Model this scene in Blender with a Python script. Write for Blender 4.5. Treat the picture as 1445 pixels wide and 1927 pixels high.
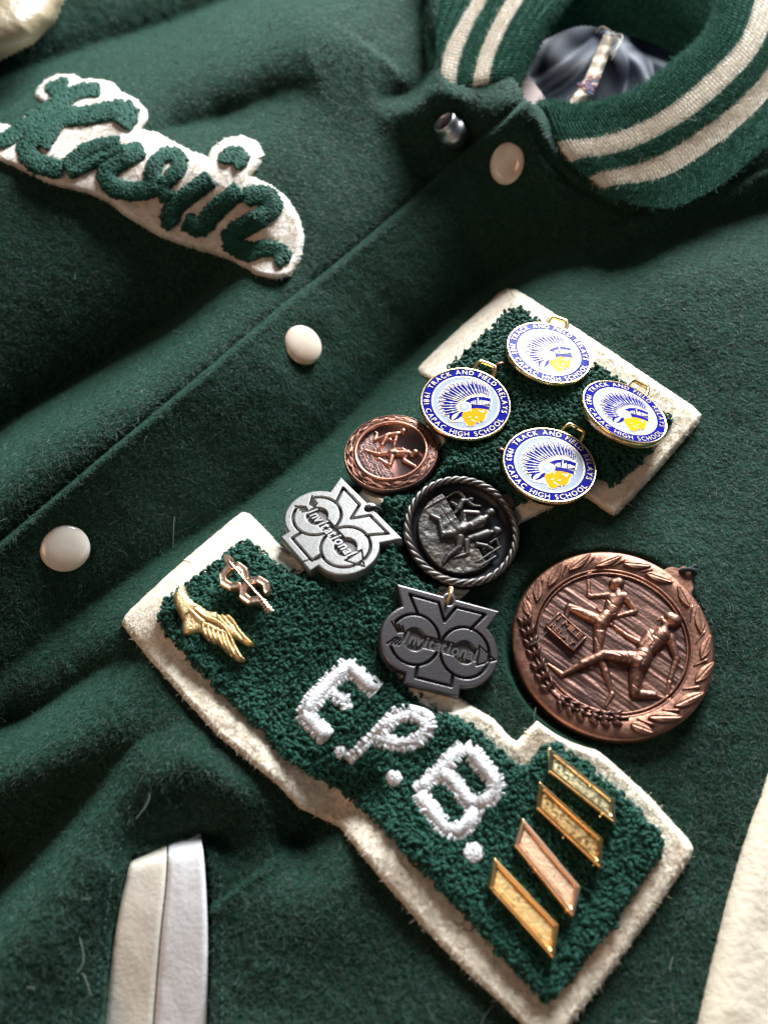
import bpy, bmesh, math, random
import numpy as np
from mathutils import Matrix, Vector
random.seed(3)
rng = np.random.default_rng(7)
# one Blender unit is a decimetre: the whole subject is about 40 cm across
for o in list(bpy.data.objects):
    bpy.data.objects.remove(o)
S = bpy.context.scene
S.unit_settings.scale_length = 0.1
COL = S.collection

# ------------------------------------------------------------ camera
TH = math.radians(28); DIST = 2.5; FPX = 1447.0
CAM = np.array([0, -DIST*math.sin(TH), DIST*math.cos(TH)])
FW = np.array([0, math.sin(TH), -math.cos(TH)]); RT = np.array([1., 0, 0]); UP = np.array([0, math.cos(TH), math.sin(TH)])
cd = bpy.data.cameras.new('camera'); cam = bpy.data.objects.new('camera', cd); COL.objects.link(cam)
cam.location = CAM; cam.rotation_euler = (TH, 0, 0)
cd.sensor_fit = 'VERTICAL'; cd.sensor_height = 24; cd.lens = 24*FPX/1927
cd.clip_start = 0.05; cd.clip_end = 200
cd.dof.use_dof = True; cd.dof.focus_distance = 2.46; cd.dof.aperture_fstop = 0.62
S.camera = cam

# ------------------------------------------------------------ light: a window up to the right, a dim warm room
W = bpy.data.worlds.new('World'); S.world = W; W.use_nodes = True
bg = W.node_tree.nodes['Background']; bg.inputs[0].default_value = (0.74, 0.84, 1.0, 1); bg.inputs[1].default_value = 0.10
def area(name, az, el, dist, sx, sy, power, col):
    l = bpy.data.lights.new(name, 'AREA'); l.shape = 'RECTANGLE'; l.size = sx; l.size_y = sy; l.energy = power; l.color = col
    o = bpy.data.objects.new(name, l); COL.objects.link(o)
    a, e = math.radians(az), math.radians(el)
    d = Vector((math.cos(a)*math.cos(e), math.sin(a)*math.cos(e), math.sin(e)))
    o.location = d*dist + Vector((0.2, 0, 0)); o.rotation_euler = d.to_track_quat('Z', 'Y').to_euler()
    return o
area('window_light', 72, 24, 11, 4.4, 6.0, 5200, (0.90, 0.955, 1.0))
area('warm_bounce_fill', 225, 38, 12, 5, 5, 330, (1.0, 0.60, 0.36))  # added warm fill in place of bounce light from the room
S.view_settings.view_transform = 'Standard'; S.view_settings.look = 'None'
S.view_settings.exposure = 0.0; S.view_settings.gamma = 1.0
S.render.engine = 'CYCLES'
S.cycles.max_bounces = 6

# ------------------------------------------------------------ helpers
def unproj(u, v, h):
    """point at height h (array) that stands where the sight line of (u, v) meets it"""
    u = np.asarray(u, float); v = np.asarray(v, float); h = np.asarray(h, float)
    d = FW*FPX + RT*(u-722.5)[..., None] + UP*(963.5-v)[..., None]
    t = (h-CAM[2])/d[..., 2]
    return CAM + d*t[..., None]
def setp(o, label=None, cat=None, group=None, kind=None):
    if label: o['label'] = label
    if cat: o['category'] = cat
    if group: o['group'] = group
    if kind: o['kind'] = kind
    return o
def link(name, data, parent=None, mat=None):
    o = bpy.data.objects.new(name, data); COL.objects.link(o)
    if parent: o.parent = parent
    if mat: data.materials.append(mat)
    return o
def raw_mesh(name, V, loops, tot, mat=None, parent=None, smooth=True):
    me = bpy.data.meshes.new(name)
    V = np.asarray(V, np.float32); loops = np.asarray(loops, np.int32).ravel(); tot = np.asarray(tot, np.int32)
    me.vertices.add(len(V)); me.vertices.foreach_set('co', V.ravel())
    me.loops.add(len(loops)); me.loops.foreach_set('vertex_index', loops)
    me.polygons.add(len(tot))
    st = np.concatenate([[0], np.cumsum(tot)[:-1]]).astype(np.int32)
    me.polygons.foreach_set('loop_start', st); me.polygons.foreach_set('loop_total', tot)
    me.polygons.foreach_set('use_smooth', np.full(len(tot), smooth))
    me.update(calc_edges=True); me.validate()
    return link(name, me, parent, mat)
def grid_mesh(name, P, mask=None, flip=False, **k):
    """P[nr,nc,3]; mask[nr-1,nc-1] keeps cells"""
    nr, nc = P.shape[:2]
    idx = np.arange(nr*nc).reshape(nr, nc)
    q = np.stack([idx[:-1, :-1], idx[1:, :-1], idx[1:, 1:], idx[:-1, 1:]], -1)
    if flip: q = q[..., ::-1]
    q = q[mask] if mask is not None else q.reshape(-1, 4)
    used, inv = np.unique(q, return_inverse=True)
    return raw_mesh(name, P.reshape(-1, 3)[used], inv.reshape(-1), np.full(len(q), 4), **k)
def tubes(name, A, R, sides=6, caps=True, **k):
    """A[M,K,3] centre lines, R[M,K] radii -> one mesh of M closed tubes"""
    A = np.asarray(A, float); R = np.broadcast_to(np.asarray(R, float), A.shape[:2])
    M, K = A.shape[:2]
    T = np.gradient(A, axis=1); T /= np.linalg.norm(T, axis=2, keepdims=True)+1e-12
    ref = np.zeros_like(T); ref[..., 2] = 1
    par = np.abs(T[..., 2]) > .92; ref[par] = (1, 0, 0)
    # keep one reference per tube to avoid twisting
    many = par.mean(1) > .5
    ref[:] = np.where(many[:, None, None], np.array([1., 0, 0]), np.array([0.02, 0.03, 1.]))
    B = np.cross(T, ref); B /= np.linalg.norm(B, axis=2, keepdims=True)+1e-12
    N = np.cross(B, T)
    a = np.linspace(0, 2*np.pi, sides, endpoint=False)
    V = A[:, :, None] + R[:, :, None, None]*(np.cos(a)[None, None, :, None]*B[:, :, None]+np.sin(a)[None, None, :, None]*N[:, :, None])
    V = V.reshape(-1, 3)
    idx = np.arange(M*K*sides).reshape(M, K, sides); nx = np.roll(idx, -1, 2)
    q = np.stack([idx[:, :-1], nx[:, :-1], nx[:, 1:], idx[:, 1:]], -1).reshape(-1, 4)
    loops = q.ravel(); tot = np.full(len(q), 4)
    if caps:
        c = np.concatenate([idx[:, 0, ::-1].reshape(-1, sides), idx[:, -1].reshape(-1, sides)])
        loops = np.concatenate([loops, c.ravel()]); tot = np.concatenate([tot, np.full(len(c), sides)])
    return raw_mesh(name, V, loops, tot, **k)
def spline(pts, n):
    """Catmull-Rom through pts, resampled evenly to n"""
    p = np.asarray(pts, float)
    e = np.concatenate([[2*p[0]-p[1]], p, [2*p[-1]-p[-2]]])
    out = []
    t = np.linspace(0, 1, 24, endpoint=False)[:, None]
    for i in range(len(p)-1):
        a, b, c, d = e[i:i+4]
        out.append(.5*((2*b)+(c-a)*t+(2*a-5*b+4*c-d)*t**2+(3*b-a-3*c+d)*t**3))
    out = np.concatenate(out+[p[-1:]])
    return resample(out, n)
def resample(p, n):
    p = np.asarray(p, float)
    s = np.concatenate([[0], np.cumsum(np.linalg.norm(np.diff(p, axis=0), axis=1))])
    q = np.linspace(0, s[-1], n)
    return np.stack([np.interp(q, s, p[:, i]) for i in range(p.shape[1])], -1)
def length(p): return np.linalg.norm(np.diff(np.asarray(p, float), axis=0), axis=1).sum()
def pdist(P, pts, vals=None):
    """distance to polyline, signed (positive right of travel in image axes, y down), and value along it"""
    P = np.asarray(P, float); pts = np.asarray(pts, float)
    best = np.full(len(P), 1e18); sg = np.ones(len(P)); val = np.zeros(len(P))
    for i in range(len(pts)-1):
        a, b = pts[i], pts[i+1]; d = b-a; L = d@d+1e-12
        t = np.clip(((P-a)@d)/L, 0, 1); r = P-a-t[:, None]*d
        dd = (r*r).sum(1); m = dd < best
        best = np.where(m, dd, best)
        sg = np.where(m, np.sign(d[0]*(P[:, 1]-a[1])-d[1]*(P[:, 0]-a[0])+1e-12), sg)
        if vals is not None: val = np.where(m, vals[i]*(1-t)+vals[i+1]*t, val)
    return np.sqrt(best), sg, val
def sdf(P, poly):
    """signed distance, positive inside"""
    P = np.asarray(P, float); poly = np.asarray(poly, float)
    d, _, _ = pdist(P, np.concatenate([poly, poly[:1]]))
    ins = np.zeros(len(P), bool); x, y = P[:, 0], P[:, 1]
    for (x1, y1), (x2, y2) in zip(poly, np.roll(poly, -1, 0)):
        if y1 == y2: continue
        ins ^= ((y1 > y) != (y2 > y)) & (x < (x2-x1)*(y-y1)/(y2-y1)+x1)
    return np.where(ins, d, -d)
def sstep(x, a, b):
    t = np.clip((x-a)/(b-a), 0, 1); return t*t*(3-2*t)
_perm = rng.random((256, 256))
def vnoise(x, y):
    xi = np.floor(x).astype(int); yi = np.floor(y).astype(int); fx = x-xi; fy = y-yi
    fx = fx*fx*(3-2*fx); fy = fy*fy*(3-2*fy)
    g = lambda a, b: _perm[a % 256, b % 256]
    return (g(xi, yi)*(1-fx)+g(xi+1, yi)*fx)*(1-fy)+(g(xi, yi+1)*(1-fx)+g(xi+1, yi+1)*fx)*fy-.5
def fbm(x, y, o=4):
    return sum(vnoise(x*2**i+17*i, y*2**i+31*i)/2**i for i in range(o))
def hairs(name, root, direc, L, rad, mat, parent, curl=.35, k=4):
    """one curves object of short curled fibres; stuff"""
    n = len(root)
    hc = bpy.data.hair_curves.new(name); hc.add_curves([k]*n)
    d = direc/(np.linalg.norm(direc, axis=1, keepdims=True)+1e-9)
    t = np.linspace(0, 1, k)
    c1 = rng.normal(size=(n, 3))*curl; c2 = rng.normal(size=(n, 3))*curl*.6
    P = root[:, None]+L[:, None, None]*(d[:, None]*t[None, :, None]+c1[:, None]*(t**2)[None, :, None]+c2[:, None]*(t**3)[None, :, None])
    hc.position_data.foreach_set('vector', P.astype(np.float32).ravel())
    ra = hc.attributes.get('radius') or hc.attributes.new('radius', 'FLOAT', 'POINT')
    r = np.repeat(rad[:, None], k, 1)*np.linspace(1, .45, k)[None]
    ra.data.foreach_set('value', r.astype(np.float32).ravel())
    o = link(name, hc, parent, mat); o['kind'] = 'stuff'
    return o
def lathe(name, prof, n=96, **k):
    """prof: (r, z) from the top centre outwards and down"""
    prof = np.asarray(prof, float)
    a = np.linspace(0, 2*np.pi, n+1)
    P = np.stack([prof[:, 0][:, None]*np.cos(a), prof[:, 0][:, None]*np.sin(a), np.repeat(prof[:, 1][:, None], n+1, 1)], -1)
    V = P[:, :-1].reshape(-1, 3); m = len(prof)
    idx = np.arange(m*n).reshape(m, n); nx = np.roll(idx, -1, 1)
    q = np.stack([idx[:-1], idx[1:], nx[1:], nx[:-1]], -1).reshape(-1, 4)
    return raw_mesh(name, V, q, np.full(len(q), 4), **k)
def frame_empty(name, f):
    (p, x, y) = [np.array(q, float) for q in f[:3]]
    x /= np.linalg.norm(x); z = np.cross(x, y); z /= np.linalg.norm(z); y = np.cross(z, x)
    e = bpy.data.objects.new(name, None); COL.objects.link(e); e.empty_display_size = .05
    e.matrix_world = Matrix(((x[0], y[0], z[0], p[0]), (x[1], y[1], z[1], p[1]), (x[2], y[2], z[2], p[2]), (0, 0, 0, 1)))
    return e, (p, x, y, z)
def loc(F, pts, zoom=1., org=(0, 0), h=0.):
    """photo points -> coordinates in the plane of a medal's frame"""
    p, x, y, z = F
    q = np.atleast_2d(np.asarray(pts, float))/zoom+np.array(org, float)
    d = FW*FPX+RT*(q[:, 0]-722.5)[:, None]+UP*(963.5-q[:, 1])[:, None]
    t = ((p+z*h-CAM)@z)/(d@z)
    r = CAM+d*t[:, None]-p
    return np.stack([r@x, r@y], -1)
def flat_poly(name, pts, z0, z1, mat, parent, bevel=0.):
    """extruded outline (local xy), filled top"""
    bm = bmesh.new()
    vs = [bm.verts.new((x, y, z1)) for x, y in pts]
    f = bm.faces.new(vs)
    if f.normal.z < 0 or f.calc_area() == 0: f.normal_update()
    f.normal_update()
    if f.normal.z < 0: f.normal_flip()
    r = bmesh.ops.extrude_face_region(bm, geom=[f])
    for v in r['geom']:
        if isinstance(v, bmesh.types.BMVert): v.co.z = z0
    bmesh.ops.recalc_face_normals(bm, faces=bm.faces[:])
    if bevel:
        top = [e for e in bm.edges if all(abs(v.co.z-z1) < 1e-6 for v in e.verts)]
        bmesh.ops.bevel(bm, geom=top, offset=bevel, segments=2, affect='EDGES')
    bmesh.ops.triangulate(bm, faces=[f for f in bm.faces if len(f.verts) > 4])
    for f in bm.faces: f.smooth = False
    me = bpy.data.meshes.new(name); bm.to_mesh(me); bm.free()
    return link(name, me, parent, mat)
def relief(name, hf, b, step, mat, parent, floor=-.002, dark=None):
    """height-field relief in local xy, kept where it rises above floor"""
    x = np.arange(b[0], b[1]+step, step); y = np.arange(b[2], b[3]+step, step)
    X, Y = np.meshgrid(x, y)
    Z = hf(np.stack([X.ravel(), Y.ravel()], -1)).reshape(X.shape)
    keep = Z > floor
    m = keep[:-1, :-1] | keep[1:, :-1] | keep[1:, 1:] | keep[:-1, 1:]
    o = grid_mesh(name, np.stack([X, Y, np.maximum(Z, floor*3)], -1), m, flip=True, mat=mat, parent=parent)
    if dark:                                     # blackened antique finish in the engraved lines, painted shade on recess floors
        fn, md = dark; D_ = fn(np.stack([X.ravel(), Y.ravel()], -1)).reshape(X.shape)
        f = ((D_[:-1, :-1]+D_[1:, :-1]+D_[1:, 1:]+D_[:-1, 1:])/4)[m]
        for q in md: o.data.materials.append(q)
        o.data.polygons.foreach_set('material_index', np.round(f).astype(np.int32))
    return o
def limbs(P, segs, flat=.75, k=.006, z=0.):
    """smooth union of tapered capsules (x1,y1,r1,x2,y2,r2[,dz]) as a height"""
    hs = []
    for s in segs:
        x1, y1, r1, x2, y2, r2 = s[:6]; dz = s[6] if len(s) > 6 else 0
        a = np.array([x1, y1]); d = np.array([x2-x1, y2-y1]); L = d@d+1e-12
        t = np.clip(((P-a)@d)/L, 0, 1); r = r1+(r2-r1)*t
        dd = np.linalg.norm(P-a-t[:, None]*d, axis=1)
        h = np.where(dd < r, np.sqrt(np.maximum(r*r-dd*dd, 0))*flat, -(dd-r)*1.6)+np.where(dd < r*1.1, dz, 0)
        hs.append(h)
    hs = np.array(hs); m = hs.max(0)
    return m+k*np.log(np.minimum(np.exp((hs-m)/k).sum(0), 1.9))+z
_gl = {}
def glyph(ch, size, ext, font_off=0., shear=0.):
    key = (ch, size, ext, font_off, shear)
    if key not in _gl:
        c = bpy.data.curves.new('glyph', 'FONT'); c.body = ch; c.size = size; c.extrude = ext; c.offset = font_off; c.shear = shear
        c.resolution_u = 3; c.fill_mode = 'BOTH'
        o = bpy.data.objects.new('glyph', c); COL.objects.link(o)
        me = bpy.data.meshes.new_from_object(o)
        V = np.array([v.co[:] for v in me.vertices]); Fc = [list(p.vertices) for p in me.polygons]
        bpy.data.objects.remove(o); bpy.data.curves.remove(c); bpy.data.meshes.remove(me)
        _gl[key] = (V, Fc)
    return _gl[key]
def ring_text(name, txt, r, a0, a1, size, z, mat, parent, outward=True, off=-0.00035, ext=.0009):
    """letters set round a ring from local angle a0 to a1 (degrees)"""
    Vs, Ls, Ts, n = [], [], [], 0
    ws = [size*.42 if ch == ' ' else (np.ptp(glyph(ch, size, ext, off)[0][:, 0])+size*.16) for ch in txt]
    tot = sum(ws); s = 0
    for ch, w in zip(txt, ws):
        t = (s+w/2)/tot; s += w
        if ch == ' ': continue
        V, Fc = glyph(ch, size, ext, off); V = V.copy()
        V[:, 0] -= (V[:, 0].max()+V[:, 0].min())/2; V[:, 1] -= size*.345
        a = math.radians(a0+(a1-a0)*t)
        rot = a-math.pi/2 if outward else a+math.pi/2
        c, q = math.cos(rot), math.sin(rot)
        X = V[:, 0]*c-V[:, 1]*q+r*math.cos(a); Y = V[:, 0]*q+V[:, 1]*c+r*math.sin(a)
        Vs.append(np.stack([X, Y, V[:, 2]+z], -1))
        for f in Fc: Ls += [i+n for i in f]; Ts.append(len(f))
        n += len(V)
    return raw_mesh(name, np.concatenate(Vs), Ls, Ts, mat=mat, parent=parent, smooth=False)
def line_text(txt, size, ext, shear=0., off=0., width=None):
    Vs, Fs, n, x = [], [], 0, 0.
    for ch in txt:
        if ch == ' ': x += size*.35; continue
        V, Fc = glyph(ch, size, ext, off, shear); V = V.copy()
        w = np.ptp(V[:, 0]); V[:, 0] += x-V[:, 0].min(); x += w+size*.055
        Vs.append(V); Fs += [[i+n for i in f] for f in Fc]; n += len(V)
    V = np.concatenate(Vs); V[:, 0] -= V[:, 0].mean() if width is None else (V[:, 0].max()+V[:, 0].min())/2
    if width: V[:, 0] *= width/np.ptp(V[:, 0])
    return V, Fs

# ------------------------------------------------------------ materials
def mat(name, col, rough=.6, metal=0., spec=.5, bump=None, noise=None, sheen=0., sheen_tint=None, coat=0., sss=0.):
    """bump: (scale, distance, detail); noise: (scale, colour2, low, high)"""
    m = bpy.data.materials.new(name); m.use_nodes = True
    nt = m.node_tree; p = nt.nodes['Principled BSDF']
    p.inputs['Base Color'].default_value = (*col, 1); p.inputs['Roughness'].default_value = rough
    p.inputs['Metallic'].default_value = metal; p.inputs['Specular IOR Level'].default_value = spec
    p.inputs['Sheen Weight'].default_value = sheen; p.inputs['Sheen Roughness'].default_value = .45
    if sheen_tint: p.inputs['Sheen Tint'].default_value = (*sheen_tint, 1)
    p.inputs['Coat Weight'].default_value = coat; p.inputs['Coat Roughness'].default_value = .05
    tc = nt.nodes.new('ShaderNodeTexCoord')
    if noise:
        items = noise if isinstance(noise, list) else [noise]
        prev = None
        for (sc, c2, lo, hi) in items:
            n = nt.nodes.new('ShaderNodeTexNoise'); n.inputs['Scale'].default_value = sc; n.inputs['Detail'].default_value = 5
            r = nt.nodes.new('ShaderNodeMapRange'); r.inputs[1].default_value = lo; r.inputs[2].default_value = hi
            x = nt.nodes.new('ShaderNodeMix'); x.data_type = 'RGBA'
            nt.links.new(tc.outputs['Object'], n.inputs['Vector']); nt.links.new(n.outputs['Fac'], r.inputs[0]); nt.links.new(r.outputs[0], x.inputs[0])
            if prev is None: x.inputs[6].default_value = (*col, 1)
            else: nt.links.new(prev, x.inputs[6])
            x.inputs[7].default_value = (*c2, 1); prev = x.outputs[2]
        nt.links.new(prev, p.inputs['Base Color'])
    if bump:
        bl = bump if isinstance(bump, list) else [bump]
        prev = None
        for (sc, dist, det) in bl:
            n = nt.nodes.new('ShaderNodeTexNoise'); n.inputs['Scale'].default_value = sc; n.inputs['Detail'].default_value = det
            b = nt.nodes.new('ShaderNodeBump'); b.inputs['Distance'].default_value = dist; b.inputs['Strength'].default_value = 1
            nt.links.new(tc.outputs['Object'], n.inputs['Vector']); nt.links.new(n.outputs['Fac'], b.inputs['Height'])
            if prev: nt.links.new(prev, b.inputs['Normal'])
            prev = b.outputs[0]
        nt.links.new(prev, p.inputs['Normal'])
    return m
M = {}
M['wool'] = mat('green_wool', (.0056, .0222, .0138), .95, 0, .15, bump=[(30, .006, 3), (75, .011, 4)], noise=[(70, (.016, .049, .0315), .42, .72), (6, (.0068, .0255, .0158), .4, .7)], sheen=.10, sheen_tint=(.22, .70, .50))
M['nap'] = mat('green_wool_fibre', (.0095, .037, .0235), .5, 0, .5, noise=[(40, (.034, .095, .063), .45, .75), (330, (.085, .17, .122), .56, .74)])
M['knit'] = mat('green_rib_knit', (.008, .056, .036), .9, 0, .15, bump=[(90, .008, 3)], noise=(60, (.03, .12, .082), .4, .75), sheen=.1, sheen_tint=(.4, .8, .6))
M['lint'] = mat('pale_lint', (.16, .19, .16), .8)
M['knit_fibre'] = mat('knit_fibre', (.045, .15, .11), .8, 0, .2)
M['knit_white'] = mat('cream_rib_knit', (.74, .70, .64), .9, 0, .15, bump=[(90, .006, 3)], noise=(35, (.60, .52, .44), .45, .8))
M['felt'] = mat('cream_felt', (.73, .635, .49), .95, 0, .1, bump=[(34, .003, 4), (130, .003, 3)], noise=[(11, (.52, .37, .24), .50, .78), (45, (.78, .72, .62), .4, .8)], sheen=.1)
M['felt_name'] = mat('oatmeal_felt', (.72, .66, .60), .95, 0, .1, bump=[(34, .005, 4), (110, .004, 3)], noise=[(10, (.55, .41, .31), .5, .8)], sheen=.1)
M['felt_fibre'] = mat('cream_fibre', (.72, .65, .54), .8, 0, .2)
M['chenille'] = mat('green_chenille', (.005, .047, .030), .75, 0, .3, bump=(160, .003, 2), noise=(30, (.010, .074, .049), .35, .7), sheen=.08, sheen_tint=(.4, .8, .6))
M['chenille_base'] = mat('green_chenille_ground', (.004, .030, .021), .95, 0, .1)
M['white_yarn'] = mat('white_chenille', (.76, .755, .77), .8, 0, .2, bump=(160, .004, 3))
M['stitch'] = mat('pale_thread', (.66, .55, .33), .8)
M['green_thread'] = mat('green_thread', (.025, .065, .06), .7)
M['pearl'] = mat('pearl_enamel', (.80, .74, .66), .14, 0, .5, coat=.6, noise=(7, (.72, .60, .48), .4, .7))
M['pearl_warm_lit'] = mat('warm_lit_pearl', (.76, .65, .53), .14, 0, .5, coat=.6, noise=(7, (.52, .38, .27), .4, .7))  # same pearl with a warm reflection put into its colour
M['steel'] = mat('nickel', (.50, .50, .51), .36, 1.)
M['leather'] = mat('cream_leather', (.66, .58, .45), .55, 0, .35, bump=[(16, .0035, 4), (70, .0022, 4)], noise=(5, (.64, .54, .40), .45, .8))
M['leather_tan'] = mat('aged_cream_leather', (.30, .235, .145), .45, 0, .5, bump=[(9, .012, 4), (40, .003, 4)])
M['welt_cool_lit'] = mat('cool_lit_leather', (.76, .745, .74), .62, 0, .2, bump=[(14, .0022, 4), (90, .0012, 4)])  # cool window light put into the leather colour
M['welt_warm_lit'] = mat('warm_lit_leather', (.72, .66, .56), .62, 0, .2, bump=[(14, .0022, 4), (90, .0012, 4)], noise=(6, (.70, .63, .52), .5, .8))  # same welt leather with warm bounce light put into the colour
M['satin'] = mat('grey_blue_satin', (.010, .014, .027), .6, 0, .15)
M['ribbon'] = mat('label_ribbon', (.62, .52, .40), .8, bump=(60, .006, 3))
M['red'] = mat('red_thread', (.30, .09, .08), .8); M['navy'] = mat('blue_thread', (.07, .10, .24), .8)
M['pink'] = mat('pink_facing', (.42, .31, .28), .7)
M['gold'] = mat('gold', (.86, .62, .27), .22, 1., noise=(30, (.92, .74, .42), .4, .7))
M['gold_line'] = mat('gilt_line', (.66, .57, .38), .40, .25)
M['gold_matte'] = mat('grainy_gold', (.84, .60, .30), .50, 1., bump=(130, .0018, 3), noise=(60, (.92, .72, .40), .4, .7))
M['rose'] = mat('rose_gold', (.90, .60, .43), .30, 1., bump=(140, .0006, 2))
M['blue'] = mat('cobalt_enamel', (.010, .012, .215), .15, 0, .022, bump=(14, .0016, 1))
M['white_enamel'] = mat('white_enamel', (.36, .40, .50), .15, 0, .022, bump=(14, .0016, 1))
M['amber'] = mat('amber_enamel', (.74, .33, .012), .15, 0, .022, bump=(14, .0016, 1))
M['copper'] = mat('antique_copper', (.335, .165, .110), .45, 1., bump=[(90, .0012, 3)], noise=[(16, (.17, .085, .072), .42, .70), (60, (.43, .225, .155), .52, .8)])
M['copper_dark'] = mat('patinated_copper', (.13, .075, .065), .46, 1., bump=[(110, .0010, 3)], noise=(10, (.27, .14, .105), .4, .7))
M['copper_brown'] = mat('brown_copper', (.13, .085, .08), .42, 1., bump=[(110, .0006, 3)], noise=(12, (.19, .12, .11), .4, .7))
M['copper_bright'] = mat('bright_copper', (.56, .27, .19), .40, 1., bump=[(90, .0006, 3)])
M['pewter'] = mat('dark_pewter', (.125, .115, .108), .50, 1., bump=[(60, .0014, 4)], noise=(18, (.20, .165, .14), .45, .75))
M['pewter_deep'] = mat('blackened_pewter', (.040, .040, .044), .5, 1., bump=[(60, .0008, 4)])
M['silver'] = mat('antique_silver', (.30, .29, .275), .52, 1., bump=[(150, .0006, 3)], noise=[(60, (.24, .225, .21), .45, .75)])
M['silver_worn'] = mat('worn_silver', (.50, .485, .47), .42, 1.)
M['gun'] = mat('gunmetal', (.185, .168, .172), .42, 1., bump=[(150, .0006, 3)], noise=[(20, (.20, .175, .175), .45, .75), (120, (.42, .38, .36), .68, .8)])
M['gun_worn'] = mat('worn_gunmetal', (.36, .33, .33), .38, 1.)
M['dark_cord'] = mat('dark_cord', (.01, .015, .02), .8)
M['carpet'] = mat('grey_carpet', (.20, .22, .25), .95, bump=(30, .03, 4), noise=(25, (.30, .31, .34), .4, .7))

# ------------------------------------------------------------ the shape of the cloth
LETTER = [(231, 1176), (236, 1158), (252, 1142), (350, 1052), (440, 976), (456, 964), (468, 966), (488, 986), (530, 1030), (545, 1037), (562, 1036), (610, 992), (690, 915), (775, 832), (838, 768), (846, 742), (826, 724),
          (793, 704), (787, 694), (796, 682), (860, 622), (940, 552), (955, 543), (972, 546), (1010, 570), (1140, 655), (1230, 716), (1302, 764), (1318, 780), (1314, 796), (1240, 882), (1166, 962), (1155, 970), (1142, 963), (1104, 936), (1085, 936), (1042, 952), (978, 985),
          (920, 1062), (876, 1118), (800, 1180), (760, 1215), (770, 1245), (812, 1282), (876, 1320), (930, 1355), (962, 1390), (972, 1395), (986, 1380), (1010, 1356), (1022, 1352), (1046, 1360), (1092, 1390), (1142, 1426), (1225, 1503), (1294, 1580), (1304, 1598), (1298, 1614), (1240, 1700), (1159, 1815), (1075, 1925), (1040, 1968), (1018, 1968),
          (985, 1930), (946, 1891), (860, 1812), (800, 1748), (726, 1664), (690, 1620), (664, 1588), (640, 1556), (600, 1538), (563, 1519), (520, 1474), (414, 1388), (351, 1319), (282, 1240)]
PLACKET = [(-260, 1228), (-120, 1118), (0, 1020), (204, 848), (376, 706), (531, 573), (620, 505), (700, 438), (770, 378), (830, 325), (900, 262), (950, 222), (985, 188)]
SEAM = [(985, 188), (1003, 205), (1030, 262), (1075, 315), (1140, 358), (1200, 382), (1260, 390), (1340, 354), (1400, 308), (1460, 256), (1540, 186), (1750, 20)]
POCKET = [(250, 1612), (318, 1594), (378, 1583), (390, 1620), (394, 1800), (392, 2200), (165, 2200), (196, 1920), (215, 1750), (236, 1650)]
def valley(P, pts, depth, wl, wr, sharp=1.25, ov=.55):
    pts = spline(pts, 26)
    if np.isscalar(depth): vals = np.full(26, depth)
    else: vals = np.interp(np.linspace(0, 1, 26), np.linspace(0, 1, len(depth)), depth)
    d, sg, v = pdist(P, pts, vals)
    # negative = left of travel = up-left for strokes drawn towards the upper right
    if sharp > 1.9: return -v*np.exp(-(d/np.where(sg < 0, wl, wr))**sharp)
    a = np.exp(-np.sqrt(d*d+16)/wl*1.05); q = np.exp(-(d/wr)**1.5)
    b = q-ov*(np.exp(-(d/(3.6*wr))**2)-q)
    return -v*np.where(sg < 0, a*np.exp(4.2/wl), b)
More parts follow.
